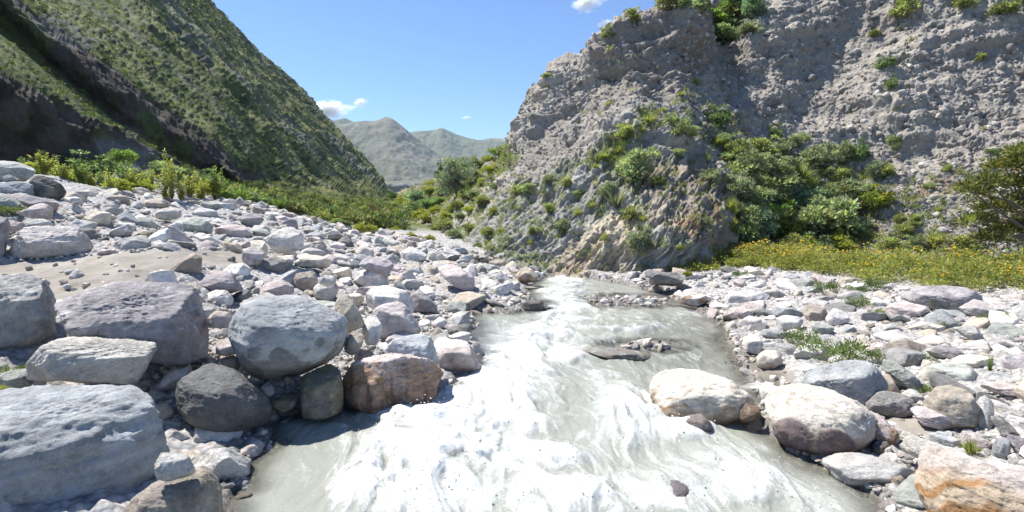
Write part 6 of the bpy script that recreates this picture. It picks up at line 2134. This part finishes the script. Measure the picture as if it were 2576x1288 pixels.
def build_light():
    w = bpy.data.worlds.new('World')
    scene.world = w
    w.use_nodes = True
    nt = w.node_tree
    nt.nodes.clear()
    sky = nt.nodes.new('ShaderNodeTexSky')
    sky.sky_type = 'NISHITA'
    sky.sun_disc = False
    sky.sun_elevation = math.asin(SUN_DIR.z)
    sky.sun_rotation = math.atan2(SUN_DIR.x, SUN_DIR.y) % (2 * math.pi)
    sky.altitude = 2800
    sky.air_density = 1.15
    sky.dust_density = 0.0
    sky.ozone_density = 9.0
    bg = nt.nodes.new('ShaderNodeBackground')
    bg.inputs[1].default_value = .097
    out = nt.nodes.new('ShaderNodeOutputWorld')
    nt.links.new(sky.outputs[0], bg.inputs[0])
    nt.links.new(bg.outputs[0], out.inputs[0])
    l = bpy.data.lights.new('sun', 'SUN')
    l.energy = 4.6
    l.angle = R(.53)
    l.color = (1, .965, .90)
    o = bpy.data.objects.new('sun', l)
    o.rotation_euler = (-SUN_DIR).to_track_quat('-Z', 'Y').to_euler()
    o.location = (-30, 10, 60)
    COL.objects.link(o)


def build_camera():
    c = bpy.data.cameras.new('camera')
    c.sensor_width = 36
    c.lens = 18
    c.clip_start = .05
    c.clip_end = 30000
    o = bpy.data.objects.new('camera', c)
    o.location = (0, 0, CAMZ)
    o.rotation_euler = (math.pi / 2 - PITCH, 0, 0)
    COL.objects.link(o)
    scene.camera = o


def build_clouds():
    for px, py, w, h, Y, lab in [(818, 276, 130, 52, 7000, 'bright white cloud behind the green hillside'), (905, 257, 40, 26, 7000, 'thin wispy cloud beside the bright one'),
                                 (1172, 295, 26, 8, 7500, 'tiny flat cloud over the far ridge'), (1478, 4, 84, 44, 6000, 'white cloud at the top edge above the cliff'),
                                 (1522, 59, 44, 26, 6000, 'small puffy cloud just above the cliff top')]:
        bm = bmesh.new()
        bmesh.ops.create_icosphere(bm, subdivisions=3, radius=1)
        me = bpy.data.meshes.new('cloud')
        bm.to_mesh(me)
        bm.free()
        me.materials.append(MAT['cloud'])
        P = at(px, py, Y)
        o = link('cloud', me, lab, 'cloud', 'small clouds in the blue sky')
        o.location = P
        a = w / S * Y / 2 * 1.25
        o.scale = (a, a * .6, h / S * Y / 2 * 1.25)
        o.rotation_euler = (0, 0, random.uniform(-.2, .2))


def build_haze():
    bm = bmesh.new()
    bmesh.ops.create_cube(bm, size=1)
    me = bpy.data.meshes.new('haze')
    bm.to_mesh(me)
    bm.free()
    me.materials.append(MAT['haze'])
    o = link('haze', me, 'thin blue air between the viewer and the far mountains', 'haze', kind='stuff')
    o.scale = (9000, 5700, 580)
    o.location = (0, 5700 / 2 - 60, 580 / 2 - 4)


def main():
    import time
    t = time.time()

    def lap(n):
        nonlocal t
        print('LAP %-10s %.1f' % (n, time.time() - t))
        t = time.time()
    build_mats()
    build_light()
    build_camera()
    build_ground(); lap('ground')
    build_water(); build_spray(); lap('water')
    build_cliff(); lap('cliff')
    build_hill(); lap('hill')
    build_mountains(); lap('mountains')
    heroes = build_heroes(); lap('heroes')
    scatter_stones(heroes); lap('stones')
    if 'build_plants' in globals():
        build_plants(heroes); lap('plants')
    build_clouds()
    build_haze()
    scene.view_settings.view_transform = 'Standard'
    scene.view_settings.look = 'None'
    scene.view_settings.exposure = 1.06
    scene.view_settings.gamma = 1
    c = scene.cycles
    c.use_denoising = True
    c.max_bounces = 6
    c.diffuse_bounces = 3
    c.glossy_bounces = 2
    c.transmission_bounces = 2
    c.transparent_max_bounces = 6
    c.volume_bounces = 2
    c.use_adaptive_sampling = True
    c.adaptive_threshold = .008
    scene.render.use_persistent_data = False


main()
